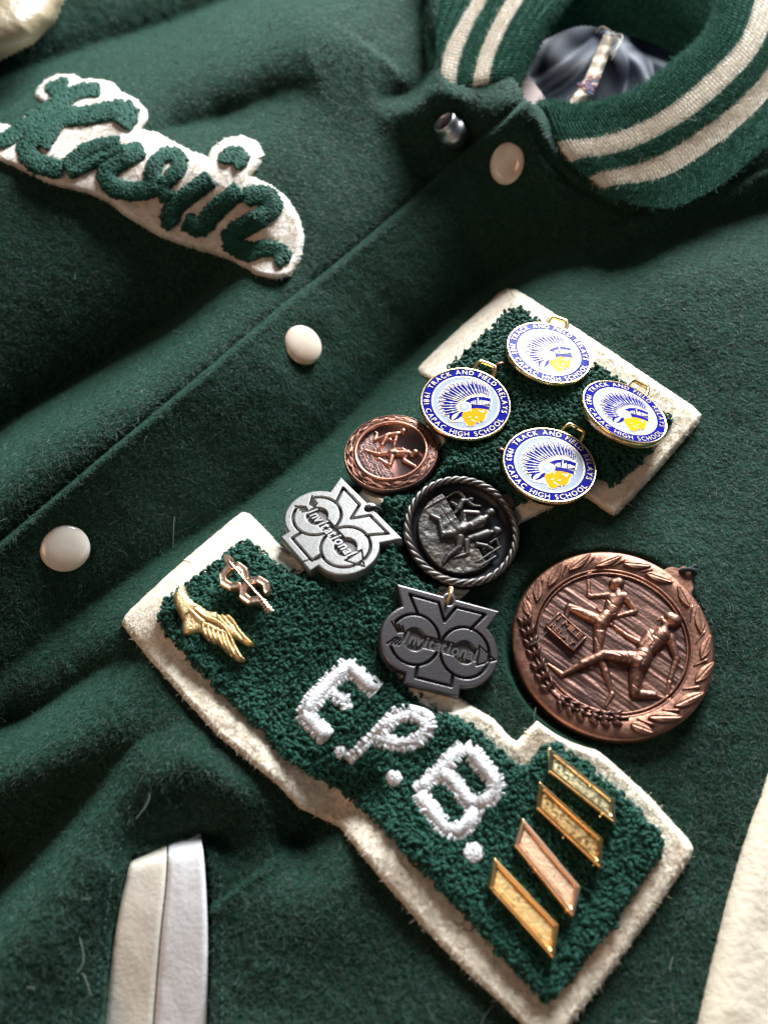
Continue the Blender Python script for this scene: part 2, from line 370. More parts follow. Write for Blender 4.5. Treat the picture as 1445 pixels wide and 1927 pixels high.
def height(u, v):
    """rise of the wool above the table side, in dm"""
    sh = np.shape(u); P = np.stack([np.ravel(u), np.ravel(v)], -1).astype(float); x, y = P[:, 0], P[:, 1]
    h = np.zeros(len(P))
    h += valley(P, [(-120, 200), (0, 148), (150, 95), (300, 48), (450, -10), (600, -80)], .10, 150, 75)
    h += valley(P, [(230, 262), (340, 238), (430, 214), (520, 176), (600, 150)], [0, .05, .06, .04, 0], 95, 55)
    h += valley(P, [(700, 190), (775, 170), (800, 120), (792, 50), (800, -40)], [0, .04, .07, .06, .05], 55, 22)
    h += valley(P, [(-120, 900), (0, 812), (60, 768), (200, 685), (330, 598), (430, 500), (500, 430)], [.15, .15, .15, .14, .11, .06, 0], 160, 50)
    h += valley(P, [(-80, 1330), (180, 1130), (400, 985), (520, 905), (640, 805), (750, 690), (870, 575), (980, 495), (1090, 450)], [0, .05, .09, .12, .14, .17, .19, .15, .05], 175, 70, 1.25, .2)
    h += valley(P, [(-120, 1420), (60, 1340), (200, 1250), (330, 1200)], [.08, .10, .07, 0], 130, 50)
    h += valley(P, [(-120, 1800), (0, 1655), (90, 1560), (165, 1482), (250, 1400), (340, 1350)], [.13, .13, .12, .10, .05, 0], 150, 55)
    h += valley(P, [(215, 1640), (250, 1598), (310, 1578), (375, 1566), (430, 1590), (470, 1640)], [0, .014, .018, .018, .010, 0], 62, 40)
    h += valley(P, [(560, 1580), (640, 1515), (720, 1440)], [.04, .035, 0], 60, 60)
    h += valley(P, [(1090, 560), (1200, 470), (1330, 420), (1460, 390)], [0, .04, .045, .04], 90, 60)
    h += valley(P, [(30, 1630), (165, 1475), (330, 1425), (450, 1490), (530, 1640)], [0, -.036, -.042, -.036, 0], 95, 95, 2)
    h *= 2.7; h += .04*fbm(x/420., y/420., 2)
    # the neck stands up
    d, sg, _ = pdist(P, spline(SEAM[:-1], 50)); h += .17*np.exp(-(d/88.)**1.6)
    d, _, _ = pdist(P, [(960, 250), (960, 330)]); h += .07*np.exp(-(d/75.)**2)
    d, _, _ = pdist(P, [(820, 180), (900, 190), (950, 165)]); h += .09*np.exp(-(d/80.)**2)
    d, _, _ = pdist(P, [(814, -220), (808, 0), (802, 75), (814, 135), (842, 172)]); h += .08*np.exp(-(d/50.)**2)
    d, _, _ = pdist(P, [(640, 60), (760, 30)]); h += .06*np.exp(-(d/120.)**2)
    d, _, _ = pdist(P, [(1240, 1120), (1120, 1250)]); h += .03*np.exp(-(d/140.)**4)
    for cx, cy in ((123, 1032), (571, 649), (953, 308)): h += .012*np.exp(-(np.hypot(x-cx, y-cy)/95.)**2)-.030*np.exp(-(np.hypot(x-cx, y-cy)/50.)**2)
    sl = sdf(P, LETTER); w_ = sstep(sl, -70, 25); h -= .88*w_*np.maximum(h-.035, 0)       # the stiff patch holds the cloth flat
    h += .006*fbm(x/70., y/70., 3)
    # stitched groove beside the collar seam
    h += valley(P, [(1000, 236), (1028, 290), (1068, 336), (1130, 376), (1195, 402), (1262, 408), (1345, 374), (1410, 326)], .018, 8, 8, 2)
    # row of stitches beside the front edge
    return h.reshape(sh)
def over(u, v):
    """front edge: the overlapping panel lies one cloth thickness higher"""
    sh = np.shape(u); P = np.stack([np.ravel(u), np.ravel(v)], -1).astype(float)
    d, sg, _ = pdist(P, PLACKET)
    s = (d*sg).reshape(sh)
    return s
POLY_R = PLACKET+[(1012, 200), (1042, 240), (1086, 296), (1148, 338), (1204, 362), (1260, 368), (1335, 332), (1392, 286), (1450, 236), (1530, 166), (1750, 0), (1750, 2250), (-260, 2250)]
POLY_L = [(-260, -220), (812, -220), (822, 0), (814, 75), (824, 130), (842, 156), (885, 168), (928, 158), (962, 144), (984, 178), (890, 320), (720, 475), (560, 610), (400, 745), (230, 890), (30, 1065), (-260, 1300)]
def hl(u, v):
    s = over(u, v); return height(u, v)-.012*sstep(s, -14, 4)
FR = {
 'pin81': ((0.2670,0.3250,0.1500),(0.8911,-0.4535,-0.0168),(0.4519,0.8901,-0.0601)),
 'pintop': ((0.5612,0.5360,0.1500),(0.9382,-0.3320,-0.0981),(0.3139,0.9353,-0.1633)),
 'pinright': ((0.7840,0.2919,0.1500),(0.8400,-0.5342,-0.0949),(0.4847,0.8175,-0.3112)),
 'pin83': ((0.5178,0.0897,0.1500),(0.8133,-0.5817,0.0159),(0.5790,0.8061,-0.1223)),
 'copper': ((0.0214,0.1543,0.1300),(0.9512,-0.2852,0.1178),(0.2925,0.9549,-0.0504)),
 'pewter': ((0.2353,-0.1332,0.1400),(0.5637,-0.8117,-0.1530),(0.8206,0.5715,-0.0082)),
 'big': ((0.6510,-0.4629,0.0900),(0.6119,-0.7881,0.0671),(0.7845,0.6155,0.0753)),
 'dark': ((0.1567,-0.4933,0.1300),(0.9592,-0.1871,-0.2118),(0.2072,0.9753,0.0769)),
 'silver': ((-0.1593,-0.1386,0.1400),(0.5998,-0.7777,0.1882),(0.7974,0.6004,-0.0606)),
}
def nearer(k, t):
    """the badge stands a little further off the pile, keeping its outline"""
    p, x, y = [np.array(q) for q in FR[k]]; FR[k] = (p+(CAM-p)*t, x, y); SCL[k] = 1-t
SCL = {}
for k, t in (('pin81', .008), ('pintop', .010), ('pinright', .020), ('pin83', .008)): nearer(k, t)
PRESS = [(k, r, t) for k, r, t in (('pin81', .152, .030), ('pintop', .152, .030), ('pinright', .150, .030), ('pin83', .150, .030), ('copper', .156, .046), ('pewter', .180, .056), ('big', .285, .060), ('dark', .170, .034), ('silver', .170, .036))]
def press(Wp):
    """cloth and pile lie flattened under what is pinned on them"""
    sh = Wp.shape; Q = Wp.reshape(-1, 3).copy()
    for k, r, t in PRESS:
        p, x, y = [np.array(q) for q in FR[k]]; n = np.cross(x, y); n /= np.linalg.norm(n)
        d = Q-p; dd = np.hypot(d[:, 0], d[:, 1]); zl = p[2]-(n[0]*d[:, 0]+n[1]*d[:, 1])/n[2]-t
        Q[:, 2] = np.where(dd < r+.05, np.minimum(Q[:, 2], zl+1.6*np.maximum(dd-r, 0)), Q[:, 2])
    return Q.reshape(sh)
class Field:
    """bilinear lookup of a function of (u, v) sampled once on a 5 px lattice"""
    def __init__(self, f, b=(-262, 1758, -222, 2258), st=5.):
        self.b = b; self.st = st
        self.u, self.v = np.meshgrid(np.arange(b[0], b[1]+st, st), np.arange(b[2], b[3]+st, st))
        self.g = f(self.u, self.v)
    def __call__(self, u, v):
        sh = np.shape(u); x = (np.ravel(u)-self.b[0])/self.st; y = (np.ravel(v)-self.b[2])/self.st
        x = np.clip(x, 0, self.g.shape[1]-1.001); y = np.clip(y, 0, self.g.shape[0]-1.001)
        i = x.astype(int); j = y.astype(int); fx = x-i; fy = y-j; g = self.g
        return ((g[j, i]*(1-fx)+g[j, i+1]*fx)*(1-fy)+(g[j+1, i]*(1-fx)+g[j+1, i+1]*fx)*fy).reshape(sh)
def sdf_field(poly):
    return Field(lambda u, v: sdf(np.stack([u.ravel(), v.ravel()], -1), poly).reshape(u.shape))
over = Field(over); height = Field(height)
s_pocket = sdf_field(POCKET); s_right = sdf_field(POLY_R); s_left = sdf_field(POLY_L)
def hr(u, v):
    s = over(u, v)
    return height(u, v)+.044*np.sqrt(np.clip(s/11., 0, 1))+np.where(s < 30, .006*np.exp(-((s-9)/7.)**2), 0)-.085*sstep(s_pocket(u, v), -4, 6)
hr = Field(hr); hl = Field(hl)
def surf(u, v):
    return np.where(s_right(u, v) > 0, hr(u, v), hl(u, v))

# ------------------------------------------------------------ setting
cp = raw_mesh('carpet', [(-40, -40, -.95), (40, -40, -.95), (40, 40, -.95), (-40, 40, -.95)], [0, 1, 2, 3], [4], mat=M['carpet'])
setp(cp, 'grey blue carpet under the jacket, just visible past the collar', None, None, 'structure')

# ------------------------------------------------------------ the jacket
J = bpy.data.objects.new('varsity_jacket', None); COL.objects.link(J); J.empty_display_size = .1
setp(J, 'dark green wool varsity jacket with striped knit collar and cream leather trim', 'jacket')
def px_grid(u0, u1, v0, v1, st):
    return np.meshgrid(np.arange(u0, u1+st, st), np.arange(v0, v1+st, st))
def cellmask(s, lim):
    k = s > lim; return k[:-1, :-1] & k[1:, :-1] & k[1:, 1:] & k[:-1, 1:]
U, V = px_grid(-260, 1750, -220, 2250, 5.)
sR = s_right(U, V); sL = s_left(U, V)
def fine(x, y): return .0045*fbm(x/11., y/11., 2)
Hr = hr(U, V)+fine(U, V); Hl = hl(U, V)+fine(U, V)
# the cloth turns down at its cut edges
Hr = Hr-.05*(1-sstep(sR, -6, 3))
front = grid_mesh('wool_front', press(unproj(U, V, Hr)-(0, 0, .012))+(0, 0, .012), cellmask(sR, -6), mat=M['wool'], parent=J)
setp(front, 'overlapping green wool front carrying the letter patch and snap caps')
under = grid_mesh('wool_front', unproj(U, V, Hl), cellmask(sL, -6), mat=M['wool'], parent=J)
setp(under, 'underlapping green wool front carrying the name patch')

# felt shapes -----------------------------------------------------------------
PILE = [(296, 1158), (312, 1128), (386, 1076), (450, 1022), (467, 1016), (484, 1030), (533, 1072), (560, 1068), (640, 1002), (720, 928), (800, 852), (872, 782), (884, 752), (860, 716), (841, 690), (900, 636), (962, 578), (977, 576), (1050, 634), (1113, 680), (1200, 738), (1254, 776), (1264, 794),
        (1210, 866), (1166, 908), (1148, 917), (1120, 898), (1090, 898), (1030, 916), (950, 968), (890, 1048), (850, 1096), (780, 1150), (706, 1224), (730, 1264), (796, 1312), (839, 1334), (882, 1363), (940, 1412), (976, 1446), (988, 1444), (1029, 1403), (1049, 1400), (1110, 1446), (1190, 1515), (1244, 1572), (1247, 1600), (1160, 1724), (1050, 1868), (1030, 1880), (1012, 1872),
        (993, 1852), (940, 1795), (860, 1706), (816, 1660), (753, 1595), (700, 1538), (670, 1510), (636, 1487), (573, 1453), (520, 1414), (507, 1394), (386, 1273), (305, 1184)]
NAME = [(x/2.491, 130+y/2.491) for x, y in [(168, 125), (180, 85), (215, 50), (270, 25), (345, 28), (385, 50), (470, 48), (535, 70), (562, 105), (630, 135), (690, 190), (692, 235), (655, 285), (735, 298), (800, 335), (880, 378), (980, 418), (995, 370), (1055, 326), (1140, 314), (1208, 342), (1236, 400), (1212, 460), (1172, 500), (1270, 545), (1350, 610), (1400, 690), (1425, 790), (1408, 895), (1362, 968), (1295, 986), (1200, 962), (1100, 902), (980, 862), (880, 832), (760, 790), (660, 730), (580, 680), (520, 628), (440, 592), (340, 562), (240, 540), (140, 492), (60, 452), (0, 430), (-110, 380), (-110, 250), (0, 258), (66, 266), (100, 232), (170, 186), (212, 160)]]
def felt_field(name, poly, th, r, b, st, hfun, mat_, label, skip=None, jag=2.2):
    u, v = px_grid(*b, st)
    P = np.stack([u.ravel(), v.ravel()], -1)
    s = sdf(P, poly).reshape(u.shape)+jag*fbm(u/13., v/13., 3)
    a = np.clip(s/r, 0, 1)
    h = hfun(u, v)+th*np.sqrt(1-(1-a)**2)+.0035*fbm(u/9., v/9., 2)*a-.04*sstep(-s, 0, 8)
    o = grid_mesh(name, press(unproj(u, v, h)), cellmask(np.minimum(s, skip(u, v)) if skip else s, -9), mat=mat_, parent=J)
    setp(o, label)
    return o
s_letter = sdf_field(LETTER); s_pile = sdf_field(PILE); s_name = sdf_field(NAME)
letter = felt_field('letter_patch', LETTER, .040, 12., (215, 1335, 525, 1985), 3., hr, M['felt'], 'big cream felt varsity letter filled with dark green chenille and initials', lambda u, v: 5-s_pile(u, v), 1.2)
namep = felt_field('name_patch', NAME, .038, 10., (-60, 590, 125, 540), 3., hl, M['felt_name'], 'cream felt name patch with looping green chenille script')
# green ground inside the letter
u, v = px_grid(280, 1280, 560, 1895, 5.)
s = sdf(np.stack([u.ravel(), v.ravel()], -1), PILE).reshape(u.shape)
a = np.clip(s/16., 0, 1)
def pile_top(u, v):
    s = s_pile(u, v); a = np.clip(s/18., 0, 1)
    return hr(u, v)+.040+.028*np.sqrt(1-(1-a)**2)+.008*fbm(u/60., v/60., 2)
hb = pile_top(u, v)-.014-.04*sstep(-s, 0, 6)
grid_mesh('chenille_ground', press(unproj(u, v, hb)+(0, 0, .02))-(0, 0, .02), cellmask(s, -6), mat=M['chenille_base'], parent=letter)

# initials ---------------------------------------------------------------------
def z2(L): return [(520+x/3.01, 1200+y/3.01) for x, y in L]
INI = [
    [(z2([(150, 440), (270, 290), (405, 160)]), 33), (z2([(395, 150), (480, 225), (562, 300)]), 33), (z2([(280, 310), (345, 335), (395, 372)]), 26), (z2([(385, 330), (400, 398)]), 20), (z2([(150, 425), (215, 490), (285, 565)]), 33)],
    [(z2([(405, 690), (480, 622), (560, 550)]), 20), (z2([(560, 555), (640, 480), (700, 432), (790, 440), (850, 470), (850, 530), (790, 585), (710, 605), (610, 588), (555, 560)]), 28)],
    [(z2([(1062, 620), (930, 745), (805, 870)]), 31), (z2([(1070, 610), (1160, 720), (1248, 830), (1225, 895), (1135, 955)]), 33), (z2([(935, 752), (1030, 855), (1120, 960)]), 33), (z2([(808, 880), (890, 1000), (985, 1100), (1085, 1050), (1118, 965)]), 33)],
]
DOTS = [(z2([(370, 650)])[0], 14), (z2([(665, 795)])[0], 16), (z2([(1115, 1215)])[0], 22)]
def yarn_stroke(strokes, step, topf, rad, arch, jitter=1.0):
    """rows of yarn loops laid across each stroke"""
    A = []
    for pts, w in strokes:
        n = max(3, int(length(spline(pts, 60))/step))
        c = spline(pts, n); t = np.gradient(c, axis=0); t /= np.linalg.norm(t, axis=1, keepdims=True); nr = np.stack([-t[:, 1], t[:, 0]], -1)
        for half in (-1, 1):
            for i in range(n):
                wob = rng.normal(size=2)*jitter
                q0 = c[i]+wob+nr[i]*half*w*.53+t[i]*rng.normal()*.2; q1 = c[i]+wob-nr[i]*half*w*.06+t[i]*(2.4+rng.normal()*.2)
                k = np.linspace(0, 1, 7)[:, None]
                p = q0*(1-k)+q1*k
                h = topf(p[:, 0], p[:, 1])-.003+arch*np.sin(np.pi*(.07+.88*k[:, 0]))**.7+rng.normal()*.0015
                A.append(unproj(p[:, 0], p[:, 1], h))
    A = np.array(A)
    R = rad*(1+.18*rng.normal(size=(len(A), 1)))*np.array([.75, .95, 1, 1, 1, .95, .75])
    return A, np.abs(R)
names = ['letter with three arms', 'letter with one closed bowl', 'letter with two closed bowls']
for L, lab in zip(INI, ['white chenille initial E', 'white chenille initial P', 'white chenille initial B']):
    L = [(p_, w_*1.13) for p_, w_ in L]
    A, R = yarn_stroke(L, 2.5, pile_top, .0046, .0065, .1)
    C_ = []
    for pts, w in L:
        c = spline(pts, 24); C_.append(unproj(c[:, 0], c[:, 1], pile_top(c[:, 0], c[:, 1])-.0085))
    A = np.concatenate([A, np.array([resample(c, 7) for c in C_])]); R = np.concatenate([R, np.array([[w*.42/650]*7 for _, w in L])])
    setp(tubes('chenille_initial', A, R, 7, mat=M['white_yarn'], parent=letter), lab)
for c, r in DOTS:
    A = []
    for i in range(22):
        an = i*2.4; rr = r*.78*math.sqrt((i+.5)/22)
        q = np.array(c)+rr*np.array([math.cos(an), math.sin(an)]); d = np.array([math.cos(an+1.5), math.sin(an+1.5)])*r*.45
        k = np.linspace(-1, 1, 7)[:, None]; p = q+d*k
        h = pile_top(p[:, 0], p[:, 1])-.010+.015*(1-k[:, 0]**2)**.6*(1-.5*(rr/r)**2)
        A.append(unproj(p[:, 0], p[:, 1], h))
    tubes('chenille_period', np.array(A), .0070, 7, mat=M['white_yarn'], parent=letter)
# green loops -----------------------------------------------------------------
st = 5.1
u, v = px_grid(285, 1275, 570, 1890, st)
u = (u+rng.normal(size=u.shape)*1.9).ravel(); v = (v+rng.normal(size=v.shape)*1.9).ravel()
P = np.stack([u, v], -1); keep = sdf(P, PILE) > 1.5
for L in INI:
    for pts, w in L: keep &= pdist(P, spline(pts, 20))[0] > w*.5-2
for c, r in DOTS: keep &= np.hypot(u-c[0], v-c[1]) > r*.9
P = P[keep]; n = len(P)
ang = 5*fbm(P[:, 0]/70., P[:, 1]/70., 2)*2+2.4+rng.normal(size=n)*.65; tu = np.linspace(0, 1, 6)
hh = pile_top(P[:, 0], P[:, 1])
base = unproj(P[:, 0], P[:, 1], hh-.010); base = press(base+(0, 0, .022))-(0, 0, .022)
hw = .0082*(1+.25*rng.normal(size=n)); bend = rng.normal(size=n)*.006
dx = np.stack([np.cos(ang), np.sin(ang), np.zeros(n)], -1); dy = np.stack([-np.sin(ang), np.cos(ang), np.zeros(n)], -1)
ht = .012*(1+.35*rng.normal(size=n))
A = base[:, None]+dx[:, None]*(hw[:, None]*np.cos(np.pi*(1-tu))[None])[..., None]+dy[:, None]*(bend[:, None]*np.sin(np.pi*tu)[None])[..., None]
A[..., 2] += ht[:, None]*np.sin(np.pi*tu)[None]
setp(tubes('chenille_pile', A, .0044*(1+.15*rng.normal(size=(n, 1)))*np.array([.8, 1, 1.05, 1.05, 1, .8]), 5, mat=M['chenille'], parent=letter), kind='stuff')
# script ----------------------------------------------------------------------
def z5(L): return [(x/2.491, 130+y/2.491) for x, y in L]
SCRIPT = [(z5([(232, 112), (270, 82), (322, 74)]), 25), (z5([(462, 97), (390, 100), (310, 140), (200, 205), (112, 262), (60, 312), (0, 340), (-60, 330)]), 23),
          (z5([(575, 262), (612, 205), (570, 188), (470, 205), (370, 222), (290, 225), (225, 262), (165, 318), (128, 370), (150, 428), (215, 455), (285, 470)]), 30), (z5([(330, 200), (270, 240), (225, 300), (190, 360)]), 30),
          (z5([(310, 462), (390, 395), (470, 360), (560, 352)]), 24), (z5([(325, 490), (420, 445), (510, 395), (590, 375)]), 17),
          (z5([(665, 375), (625, 395), (560, 435), (500, 490), (525, 550), (600, 572), (680, 568), (730, 545)]), 29),
          (z5([(720, 545), (715, 480), (750, 415), (810, 400), (848, 432), (820, 490), (770, 535), (760, 580), (800, 600)]), 23),
          (z5([(985, 515), (905, 575), (830, 635), (790, 695), (815, 725)]), 28), (z5([(1060, 440), (1065, 405), (1110, 395), (1135, 425), (1100, 445)]), 21),
          (z5([(870, 715), (940, 745), (985, 690), (1050, 625), (1125, 568)]), 29), (z5([(1150, 600), (1230, 590), (1280, 625), (1255, 675), (1180, 720), (1095, 770), (1085, 815), (1140, 850), (1195, 862)]), 30),
          (z5([(1180, 860), (1240, 840), (1310, 845), (1325, 880), (1295, 900)]), 24)]
def name_top(u, v): return hl(u, v)+.038
A = []
for pts, w in SCRIPT:
    w = w*1.12
    L = length(spline(pts, 60)); c = spline(pts, 200); t = np.gradient(c, axis=0); t /= np.linalg.norm(t, axis=1, keepdims=True); nr = np.stack([-t[:, 1], t[:, 0]], -1)
    n = int(L*w/6.5)
    for i in range(n):
        q_ = int(rng.random()*199); off = rng.uniform(-.5, .5); q = c[q_]+nr[q_]*w*off
        an = rng.normal()*.7+(.8 if off > 0 else -.8); d = (t[q_]*math.cos(an)+nr[q_]*math.sin(an))*3.8
        k = np.linspace(-1, 1, 5)[:, None]; p = q+d*k
        h = name_top(p[:, 0], p[:, 1])-.004+.014*math.sqrt(max(0, 1-(2*off)**2*.95))+.008*(1-k[:, 0]**2)+rng.normal()*.001
        A.append(unproj(p[:, 0], p[:, 1], h))
A = np.array(A)
setp(tubes('chenille_script', A, .0062*np.array([.75, 1, 1.05, 1, .75]), 5, mat=M['chenille'], parent=namep), kind='stuff')
SB = []
for pts, w in SCRIPT:
    c = spline(pts, 24); SB.append(unproj(c[:, 0], c[:, 1], name_top(c[:, 0], c[:, 1])-.004))
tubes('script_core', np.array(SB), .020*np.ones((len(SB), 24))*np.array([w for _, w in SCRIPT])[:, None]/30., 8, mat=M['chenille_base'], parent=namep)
# whip stitches on the felt edges
def stitches(poly, step, ln, hf, th, mt, parent, keep=.5, rad=.0035):
    c = resample(np.concatenate([poly, poly[:1]]), int(length(np.concatenate([poly, poly[:1]]))/step)); t = np.gradient(c, axis=0); t /= np.linalg.norm(t, axis=1, keepdims=True)+1e-9; nr = np.stack([-t[:, 1], t[:, 0]], -1)
    s = sdf(c+nr*4, poly); nr = np.where(s[:, None] > 0, nr, -nr)
    A = []
    for i in range(len(c)):
        if rng.random() > keep: continue
        k = np.linspace(-.10, 1, 6)[:, None]; p = c[i]+nr[i]*ln*k+t[i]*ln*k*.5+rng.normal(size=2)*.6
        a = np.clip(k[:, 0]*ln/13, 0, 1)
        h = hf(p[:, 0], p[:, 1])+th*np.sqrt(1-(1-a)**2)-.001
        q = unproj(p[:, 0], p[:, 1], h)
        if (q-press(q))[:, 2].max() < .003: A.append(q)
    return setp(tubes('edge_stitches', np.array(A), rad, 5, mat=mt, parent=parent), kind='stuff')
stitches(LETTER, 34, 13, hr, .040, M['stitch'], letter, .28, .0026)
stitches(NAME, 15, 11, hl, .038, M['felt_fibre'], namep, .8, .003)

# collar ----------------------------------------------------------------------
def loft(rows, n, m):
    """rows: list of lists of (px, py, h) -> P[m,n,3]"""
    R = np.array([spline(r, n) for r in rows])                     # [k,n,3]
    k = len(R); t = np.linspace(0, k-1, m); out = np.empty((m, n, 3))
    E = np.concatenate([[2*R[0]-R[1]], R, [2*R[-1]-R[-2]]])
    for j, tt in enumerate(t):
        i = min(int(tt), k-2); f = tt-i; a, b, c, d = E[i:i+4]
        out[j] = .5*((2*b)+(c-a)*f+(2*a-5*b+4*c-d)*f**2+(3*b-a-3*c+d)*f**3)
    return unproj(out[..., 0], out[..., 1], out[..., 2]), t
def collar(rows, n, m, ribs, stripe_rows, amp, label, flip):
    rows = [[(a, b, h if h < .12 else .12+(h-.12)*.62) for a, b, h in r] for r in rows]
    P, t = loft(rows, n, m)
    du = np.gradient(P, axis=1); dv = np.gradient(P, axis=0); N = np.cross(du, dv); N /= np.linalg.norm(N, axis=2, keepdims=True)+1e-9
    if N[..., 2].mean() < 0: N = -N
    ph = np.linspace(0, ribs*2*np.pi, n)[None]+.9*fbm(np.linspace(0, 9, n)[None]+0*t[:, None], t[:, None]*1.2+0*P[..., 0], 2)
    P = P+N*(amp*np.abs(np.sin(ph/2))+.35*amp*np.sin(t*26)[:, None]*np.sin(ph))[..., None]
    mid = (t[:-1]+t[1:])/2
    wob = .05*vnoise(np.arange(n-1)[None]*.8+0*mid[:, None], mid[:, None]*0)
    tt = mid[:, None]+wob
    isS = np.zeros(tt.shape, int)
    for q, (a, b) in enumerate(stripe_rows): isS[(tt > a) & (tt < b)] = q+1
    o = grid_mesh('knit_collar', P, isS == 0, flip=flip, mat=M['knit'], parent=J); setp(o, label)
    for q in range(len(stripe_rows)):
        grid_mesh('stripe', P, isS == q+1, flip=flip, mat=M['knit_white'], parent=o)
    return o, P, N
rowsR = [
    [(1132, 364, 0.10), (1146, 366, .15), (1200, 386, .16), (1262, 392, .17), (1345, 356, .18), (1405, 308, .19), (1465, 254, .20), (1545, 180, .21)],
    [(1132, 348, 0.10), (1146, 350, .20), (1205, 346, .21), (1262, 330, .22), (1345, 276, .23), (1405, 226, .24), (1460, 166, .25), (1520, 80, .26)],
    [(1106, 326, 0.10), (1120, 328, .22), (1190, 315, .24), (1254, 288, .26), (1345, 226, .28), (1402, 176, .29), (1450, 118, .30), (1500, 30, .30)],
    [(1070, 299, 0.10), (1084, 301, .24), (1145, 294, .27), (1215, 270, .30), (1300, 220, .33), (1372, 158, .34), (1420, 104, .34), (1462, 20, .33)],
    [(1044, 264, 0.10), (1058, 266, .26), (1115, 264, .29), (1190, 242, .32), (1262, 200, .36), (1335, 138, .37), (1392, 74, .37), (1422, -10, .36)],
    [(1018, 208, 0.10), (1032, 210, .26), (1096, 214, .29), (1160, 206, .33), (1226, 176, .37), (1292, 126, .38), (1350, 66, .38), (1372, -30, .37)],
    [(1010, 196, 0.10), (1024, 198, .20), (1092, 204, .24), (1150, 194, .27), (1212, 168, .30), (1278, 116, .31), (1338, 54, .31), (1356, -40, .30)],
    [(1024, 205, .05), (1092, 210, .07), (1150, 200, .08), (1212, 172, .09), (1278, 120, .09), (1338, 58, .09), (1356, -40, .08)],
]
kr, PR_, NR_ = collar(rowsR, 520, 90, 78, [(1.0, 2.0), (3.0, 4.0)], .011, 'near half of the striped rib knit collar', False)
rowsL = [
    [(852, 200, 0.06), (854, 184, .08), (818, 140, .08), (803, 78, .08), (811, 0, .08), (820, -90, .08)],
    [(827, 176, 0.06), (829, 160, .17), (838, 100, .17), (864, 45, .17), (891, 0, .17), (930, -70, .17)],
    [(856, 180, 0.06), (858, 164, .19), (868, 105, .20), (894, 45, .20), (918, 0, .20), (955, -70, .20)],
    [(887, 176, 0.06), (889, 160, .21), (902, 105, .22), (927, 48, .23), (954, 0, .23), (990, -70, .23)],
    [(917, 168, 0.06), (919, 152, .22), (933, 100, .24), (959, 45, .25), (986, 0, .25), (1020, -70, .25)],
    [(960, 168, 0.06), (962, 152, .20), (984, 102, .24), (1014, 48, .26), (1052, 0, .26), (1088, -70, .26)],
    [(970, 174, 0.06), (972, 158, .08), (997, 106, .10), (1027, 52, .11), (1064, 2, .11), (1100, -70, .11)],
    [(972, 160, -.1), (997, 108, -.1), (1027, 54, -.1), (1064, 4, -.1), (1100, -70, -.1)],
]
kl, PL_, NL_ = collar(rowsL, 300, 80, 44, [(1.0, 2.0), (3.0, 4.0)], .008, 'far half of the striped rib knit collar', True)
for ob, P_, N_, n_ in ((kr, PR_, NR_, 44000), (kl, PL_, NL_, 20000)):
    i_ = rng.integers(0, P_.shape[0]-1, n_); j_ = rng.integers(0, P_.shape[1]-1, n_)
    d_ = N_[i_, j_]*.5+rng.normal(size=(n_, 3))*.6
    tt_ = i_/(P_.shape[0]-1)*7; st_ = ((tt_ > 1) & (tt_ < 2)) | ((tt_ > 3) & (tt_ < 4)); L_ = .015*(.4+rng.random(n_)+(rng.random(n_) > .98)*1.5)
    hairs('knit_fuzz', P_[i_, j_][~st_], d_[~st_], L_[~st_], np.full((~st_).sum(), .0009), M['knit_fibre'], ob)
    hairs('knit_fuzz', P_[i_, j_][st_], d_[st_], L_[st_]*.8, np.full(st_.sum(), .0007), M['felt_fibre'], ob)
# inside the neck
u, v = px_grid(930, 1420, -120, 260, 4.)
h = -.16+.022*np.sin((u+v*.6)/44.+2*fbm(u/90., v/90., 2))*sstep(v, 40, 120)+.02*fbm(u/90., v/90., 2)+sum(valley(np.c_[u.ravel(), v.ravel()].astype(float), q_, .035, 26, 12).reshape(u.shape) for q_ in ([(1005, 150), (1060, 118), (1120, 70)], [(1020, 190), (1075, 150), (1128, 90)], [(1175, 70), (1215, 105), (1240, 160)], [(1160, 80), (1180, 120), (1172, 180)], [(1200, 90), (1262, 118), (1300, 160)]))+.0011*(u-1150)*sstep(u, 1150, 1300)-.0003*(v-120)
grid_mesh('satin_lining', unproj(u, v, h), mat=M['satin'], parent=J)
bk, _ = loft([[(985, 96, -.13), (1085, 52, -.09), (1155, 62, -.07), (1230, 84, -.05), (1310, 130, -.03), (1380, 190, .0)],
              [(1000, 40, -.02), (1085, 10, .02), (1170, 10, .06), (1250, 30, .08), (1330, 70, .1), (1400, 110, .12)],
              [(1030, -90, .2), (1100, -110, .24), (1180, -110, .26), (1270, -90, .26), (1350, -50, .26), (1420, 20, .26)]], 260, 60)
bk[..., 2] += .006*np.abs(np.sin(np.linspace(0, 160, 260)))[None]
setp(grid_mesh('knit_collar', bk, mat=M['knit'], parent=J), 'inside of the collar at the back of the neck')
rib, _ = loft([[(1136, 64, -.02), (1120, 100, -.03), (1106, 135, -.03), (1090, 165, -.04), (1068, 194, -.06)], [(1148, 67, .0), (1134, 104, .0), (1120, 140, .0), (1106, 170, -.01), (1082, 197, -.03)], [(1160, 70, -.02), (1144, 106, -.03), (1130, 142, -.03), (1116, 172, -.04), (1094, 199, -.06)]], 60, 9)
rib[..., 2] += .004*np.sin(np.linspace(0, 38, 60))[None]
lab = grid_mesh('neck_label', rib, mat=M['ribbon'], parent=J); setp(lab, 'frayed cream ribbon of the neck label')
A, A2 = [], []
for i in range(34):
    q = np.array([1106, 160])+rng.normal(size=2)*(7, 8); d = rng.normal(size=2)*4.5; k = np.linspace(-1, 1, 5)[:, None]; p = q+d*k
    (A if i % 2 else A2).append(unproj(p[:, 0], p[:, 1], .02+.012*(1-k[:, 0]**2)))
